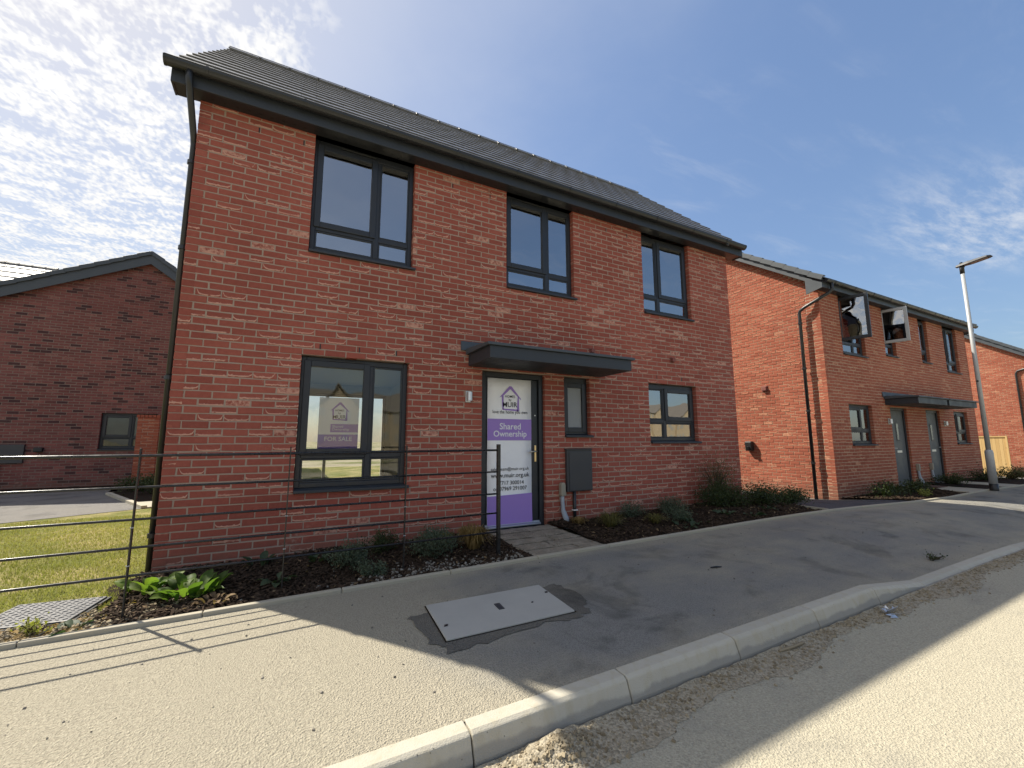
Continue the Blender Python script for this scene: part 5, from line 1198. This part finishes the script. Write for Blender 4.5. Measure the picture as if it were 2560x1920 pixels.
# left bed
broadleaf(.42, -.88, zb(.42, -.88), 46, .135, M['bergenia'], 'sunlit bright green broadleaf clump at the corner post of the railing', spread=.20)
broadleaf(.12, -.62, zb(.12, -.62), 22, .13, M['bergenia'], 'green broadleaf clump against the left corner of the house', spread=.14)
broadleaf(-.12, -1.20, zb(-.1, -1.2) - .02, 8, .11, M['bergenia_dk'], 'small dark broadleaf plant in the bare soil by the edging, left of the railing post', spread=.05, lean=(.1, .6))
broadleaf(.62, -1.13, zb(.6, -1.1), 12, .075, M['deadleaf'], 'withered brown low plant in front of the bright green clump', spread=.10, lean=(.1, .8))
broadleaf(.88, -.36, zb(.9, -.4), 10, .12, M['bergenia_dk'], 'dull green broadleaf plant against the wall under the left window corner', spread=.10)
broadleaf(1.02, -.92, zb(1, -.9), 9, .10, M['bergenia_dk'], 'sparse grey green broadleaf plant beside the second railing post', spread=.09, lean=(.1, .7))
broadleaf(1.35, -.52, zb(1.3, -.5), 12, .085, M['bergenia_dk'], 'small dark round-leaved plant below the left window', spread=.08)
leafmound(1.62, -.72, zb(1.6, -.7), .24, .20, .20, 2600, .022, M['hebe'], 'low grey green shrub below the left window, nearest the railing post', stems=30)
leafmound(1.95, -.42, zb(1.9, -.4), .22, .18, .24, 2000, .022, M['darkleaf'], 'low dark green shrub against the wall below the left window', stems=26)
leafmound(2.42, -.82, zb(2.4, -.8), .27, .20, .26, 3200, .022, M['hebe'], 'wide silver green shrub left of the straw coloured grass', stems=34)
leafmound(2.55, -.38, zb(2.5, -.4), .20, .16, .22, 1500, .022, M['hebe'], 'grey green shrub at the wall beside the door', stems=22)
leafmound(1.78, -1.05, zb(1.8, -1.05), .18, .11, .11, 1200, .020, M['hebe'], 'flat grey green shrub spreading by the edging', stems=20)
tuft(2.88, -.74, zb(2.9, -.7), .20, .27, 420, M['straw'], 'straw coloured grass tuft in the bed just left of the path')
tuft(2.98, -.28, zb(3, -.3), .13, .13, 160, M['straw'], 'small dry grass tuft close to the left of the door')
tuft(2.62, -.60, zb(2.6, -.6), .14, .17, 160, M['grassgreen'], 'olive grass tuft behind the straw coloured tuft')
# right bed
tuft(4.88, -.62, zb(4.9, -.6), .20, .20, 300, M['grassgreen'], 'green sedge tuft in the right bed next to the path')
tuft(4.62, -.28, zb(4.6, -.3), .15, .10, 150, M['straw'], 'small brown grass tuft below the grey cable duct')
tuft(5.52, -.78, zb(5.5, -.8), .17, .13, 180, M['grassgreen'], 'yellowish sedge tuft in front of the small black cover')
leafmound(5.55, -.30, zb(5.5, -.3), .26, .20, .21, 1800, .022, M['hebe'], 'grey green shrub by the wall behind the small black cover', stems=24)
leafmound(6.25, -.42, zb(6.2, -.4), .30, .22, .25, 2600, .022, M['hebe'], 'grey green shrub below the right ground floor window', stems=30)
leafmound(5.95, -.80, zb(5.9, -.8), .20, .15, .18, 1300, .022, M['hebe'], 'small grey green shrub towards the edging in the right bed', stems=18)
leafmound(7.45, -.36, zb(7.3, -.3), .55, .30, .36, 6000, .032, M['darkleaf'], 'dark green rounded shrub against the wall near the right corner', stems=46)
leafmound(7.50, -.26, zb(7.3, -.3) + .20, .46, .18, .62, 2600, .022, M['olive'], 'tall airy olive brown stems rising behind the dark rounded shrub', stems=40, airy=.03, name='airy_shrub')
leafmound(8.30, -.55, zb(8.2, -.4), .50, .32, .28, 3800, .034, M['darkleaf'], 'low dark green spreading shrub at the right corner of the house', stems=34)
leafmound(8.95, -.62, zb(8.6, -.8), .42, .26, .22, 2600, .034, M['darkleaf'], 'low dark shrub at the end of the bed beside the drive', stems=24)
for i, (x, y, nn) in enumerate(((6.05, -1.02, 10), (6.85, -.88, 9), (7.25, -1.02, 8), (7.85, -.92, 8), (5.75, -1.08, 6))):
    broadleaf(x, y, zb(x, y), nn, .11, M['bergenia_dk'], ['limp grey broadleaf plant by the edging below the right window', 'limp broadleaf plant in front of the dark rounded shrub', 'flattened broadleaf plant by the edging right of the limp ones', 'withered broadleaf plant near the right corner of the house', 'small limp broadleaf plant in front of the yellowish sedge'][i], spread=.12, lean=(.05, .6))
# beds of the pair on the right
leafmound(12.75, -.55, zb(12.7, -.5), .62, .34, .26, 2600, .040, M['darkleaf'], 'low dark ground cover shrub at the corner of the pair of houses', stems=40)
leafmound(13.9, -.62, zb(13.9, -.6), .50, .34, .24, 1800, .040, M['darkleaf'], 'low dark shrub beside the path to the nearer grey door', stems=30)
leafmound(13.2, -.98, zb(13.2, -1), .20, .12, .16, 500, .035, M['yellowleaf'], 'small pale yellow shrub at the edging before the pair of houses', stems=14)
leafmound(16.35, -.5, zb(16.3, -.5), .42, .42, .22, 1200, .045, M['darkleaf'], 'dark low shrub between the two grey doors', stems=26)
leafmound(18.7, -.5, zb(18.7, -.5), .55, .40, .30, 1500, .045, M['darkleaf'], 'dark low shrub beyond the lamp post', stems=28)
leafmound(20.3, -.6, zb(20.3, -.6), .60, .40, .30, 1300, .05, M['olive'], 'brownish low shrub at the far end of the pair of houses', stems=28)
# bed by the left house
leafmound(-1.55, 7.6, .02, .55, .5, .40, 1600, .05, M['darkleaf'], 'dark bush in front of the garden wall on the left', stems=26)
leafmound(-2.15, 8.4, .02, .45, .4, .36, 1200, .05, M['darkleaf'], 'dark green bush at the foot of the garden wall pier', stems=22)
leafmound(-.95, 6.9, .02, .42, .35, .34, 1400, .05, M['yellowleaf'], 'yellow green sunlit bush beside the house corner on the left', stems=24)
leafmound(-.32, -1.16, zb(-.3, -1.16), .10, .07, .13, 160, .028, M['yellowleaf'], 'small green weed beside the chequer-plate cover', stems=8, name='weed', cat='weed')
leafmound(7.05, -3.10, zpave(7.05, -3.1), .16, .07, .07, 90, .025, M['darkleaf'], 'small flat weed in the footway at the dropped kerb', stems=12, name='weed', cat='weed')
tag(thing, None) if False else None

# ------------------------------------------------------------------ mulch, pebbles, lawn grass, grit
def scatter(name, n, fn, szf, m, label, cat, flat=.35):
    mb = MB()
    for i in range(n):
        x, y, z = fn(); a, b, c = szf(); mb.cur = R()
        mb.T = TR(x, y, z) @ Euler((U(-.5, .5), U(-.5, .5), U(0, 6.28))).to_matrix().to_4x4()
        v = [(-a, -b * U(.4, 1), -c), (a, -b * U(.4, 1), -c), (a * U(.7, 1), b * U(.5, 1), -c), (-a, b, -c), (-a * U(.6, 1), -b * .6, c), (a * .8, -b * .7, c * U(.6, 1)), (a * .7, b * .6, c), (-a * .8, b * .7, c * U(.5, 1))]
        mb.add(v, [(4, 5, 6, 7), (0, 1, 5, 4), (1, 2, 6, 5), (2, 3, 7, 6), (3, 0, 4, 7)])
    return tag(mb.build(name, m, None, attrs=True), label, cat, kind='stuff')
def inbed(x0, x1, y0=-1.28, y1=-.02):
    def f():
        x, y = U(x0, x1), U(y0, y1); return x, y, zbed(x, y) + .004 + .012 * R()
    return f
chipsz = lambda: (U(.012, .042), U(.004, .012), U(.002, .005))
scatter('bark_mulch', 6500, inbed(-.05, 3.30), chipsz, M['chip'], 'dark bark mulch covering the bed under the left window', 'mulch')
scatter('bark_mulch', 6000, inbed(4.30, 8.75), chipsz, M['chip'], 'dark bark mulch covering the bed right of the path', 'mulch')
scatter('bark_mulch', 1500, lambda: ((lambda x, y: (x, y, .03 + .01 * R()))(U(-1.45, -.2), U(6.4, 9.5))), lambda: (U(.02, .06), U(.01, .02), .006), M['chip'], 'bark mulch in the far bed by the garden wall', 'mulch')
scatter('bark_mulch', 1800, inbed(12, 14.6), lambda: (U(.02, .05), U(.006, .015), .005), M['chip'], 'bark mulch in the bed at the corner of the pair of houses', 'mulch')
def peb():
    x = random.gauss(2.5, .5); x = min(3.2, max(.8, x)); y = -1.27 + abs(random.gauss(0, .15)); return x, y, zbed(x, y) + .012
scatter('pebbles', 300, peb, lambda: ((lambda r: (r, r * U(.6, .9), r * .55))(U(.006, .017))), M['pebble'], 'grey pebbles strewn along the front of the left bed', 'pebbles')
scatter('soil_clods', 1300, lambda: ((lambda x, y: (x, y, zl(x, y) + .018 + .01 * R()))(U(-1.3, .55), U(-1.28, -.86))), lambda: ((lambda r: (r, r * .7, r * .5))(U(.004, .016))), M['crumb'], 'dry crumbs of soil between lawn and edging', 'soil')
def flakes(n, fn, m, label, cat, name, sz=(.012, .03)):
    mb = MB()
    for i in range(n):
        x, y, z = fn(); l = U(*sz); mb.cur = R(); mb.T = TR(x, y, z) @ Euler((U(-.6, .6), U(-.6, .6), U(0, 6.28))).to_matrix().to_4x4()
        mb.add([(-l, 0, 0), (0, -l * .45, l * .2), (l, 0, 0), (0, l * .45, l * .2)], [(0, 1, 2, 3)])
    return tag(mb.build(name, m, None, attrs=True), label, cat, kind='stuff')
def bedtop(x0, x1):
    f = inbed(x0, x1)
    def q():
        x, y, z = f(); return x, y, z + .014
    return q
flakes(170, bedtop(0, 3.25), M['deadleaf'], 'dead brown leaves lying on the mulch of the left bed', 'dead leaves', 'dead_leaves')
flakes(260, bedtop(4.35, 8.7), M['deadleaf'], 'dead brown leaves lying on the mulch of the right bed', 'dead leaves', 'dead_leaves')
flakes(500, lambda: ((lambda x, y: (x, y, zl(x, y) + .022))(U(-1.4, .1), U(-1.28, -.72))), M['straw'], 'dry straw and grass clippings on the bare soil by the chequer-plate cover', 'straw', 'straw', (.01, .035))
def grit():
    x = U(-1, 9); w_ = siltw(x); y = -3.40 - abs(random.gauss(0, .45)) * w_; return x, y, zroad(x, y) + .012 * max(0, 1 - (-3.40 - y) / w_) + .004
scatter('road_grit', 5200, grit, lambda: ((lambda r: (r, r * U(.6, 1), r * .6))(.0025 + .009 * R() ** 3)), M['crumb'], 'loose grit and small stones along the kerb', 'grit')
def heap():
    a = U(0, 6.28); r = abs(random.gauss(0, .5)); x = 2.17 + .22 * r * math.cos(a); y = min(-3.41, -3.46 + .10 * r * math.sin(a)); return x, y, zroad(x, y) + .045 * math.exp(-r * r * 1.6) + .004
hp_ = MB().grid(frange(1.65, 2.65, .03), frange(-3.74, -3.395, .03), lambda x, y: zroad(x, y) - .004 + .055 * math.exp(-((x - 2.17) / .20) ** 2 - ((y + 3.44) / .10) ** 2) * (.75 + .5 * R()))
tag(hp_.build('sand_heap', M['silt'], None, smooth=True), 'small heap of sandy rubble in the road channel at the bottom of the picture', 'rubble', kind='stuff')
scatter('rubble', 1300, heap, lambda: ((lambda r: (r, r * U(.6, 1), r * .7))(.002 + .010 * R() ** 4)), M['crumb'], 'broken crumbs of rubble lying on the sand heap', 'rubble')
def loose():
    x = U(0, 9); y = U(-3.2, -1.4); return x, y, zpave(x, y) + .003
scatter('footway_grit', 420, loose, lambda: ((lambda r: (r, r * U(.6, 1), r * .5))(.002 + .007 * R() ** 3)), M['pebble'], 'scattered small stones on the footway', 'grit')
def blades(n, fn, hgt, label):
    mb = MB()
    for i in range(n):
        x, y, z = fn(); a = U(0, 6.28); s = Vector((math.cos(a), math.sin(a), 0)) * U(.0025, .005); t = Vector((random.gauss(0, .4), random.gauss(0, .4), 1)).normalized() * hgt * U(.5, 1.2); p = Vector((x, y, z))
        nz = .5 + .5 * math.sin(x * 1.9 + 1.0) * math.sin(y * 1.3 + .5); mb.cur = max(0, min(1, .15 + .55 * nz + U(-.3, .4)))
        mb.add([p - s, p + s, p + t], [(0, 1, 2)])
    return tag(mb.build('grass', M['grass'], None, attrs=True), label, 'grass', kind='stuff')
def lw():
    y = -.80 + 5.0 * R() ** 1.4; x = U(-3.4, -.06) if y < 3.7 else U(-5, -2.0 + .7 * (y - 3.7) * 0); 
    if y > 3.75: x = U(-2.6, -.1); y = min(y, 3.85 + (x + 3.4) * .5)
    return x, y, zl(x, y)
blades(52000, lw, .032, 'short sunlit lawn grass, green with dry patches, behind the railing at the left')

# ------------------------------------------------------------------ small litter
li = MB()
for i in range(9):
    p = Vector((5.02 + U(-.08, .08), -3.50 + U(-.03, .03), zroad(5, -3.5) + .012 + .025 * R())); q = [p + Vector((U(-.07, .07), U(-.03, .03), U(-.012, .03))) for _ in range(4)]; li.add(q, [(0, 1, 2, 3)])
LT = li.build('litter', M['alu'], None); s_ = LT.modifiers.new('solid', 'SOLIDIFY'); s_.thickness = .002; tag(LT, 'crumpled silvery litter in the road beside the kerb', 'litter')
m = MB(); m.tube([(4.55, -2.38, zpave(4.55, -2.38) + .008), (4.60, -2.40, zpave(4.6, -2.4) + .012), (4.66, -2.41, zpave(4.66, -2.41) + .006)], [.006, .009, .004], 6); tag(m.build('twig', M['black'], None), 'short dark twig lying on the footway', 'twig')
m = MB(); m.tube([(3.78, -3.44, zroad(3.8, -3.44) + .02), (3.9, -3.455, zroad(3.9, -3.45) + .024), (4.02, -3.45, zroad(4, -3.45) + .02)], .008, 6); tag(m.build('wood_offcut', M['crumb'], None, attrs=True), 'thin pale wood offcut lying in the gutter', 'wood offcut')
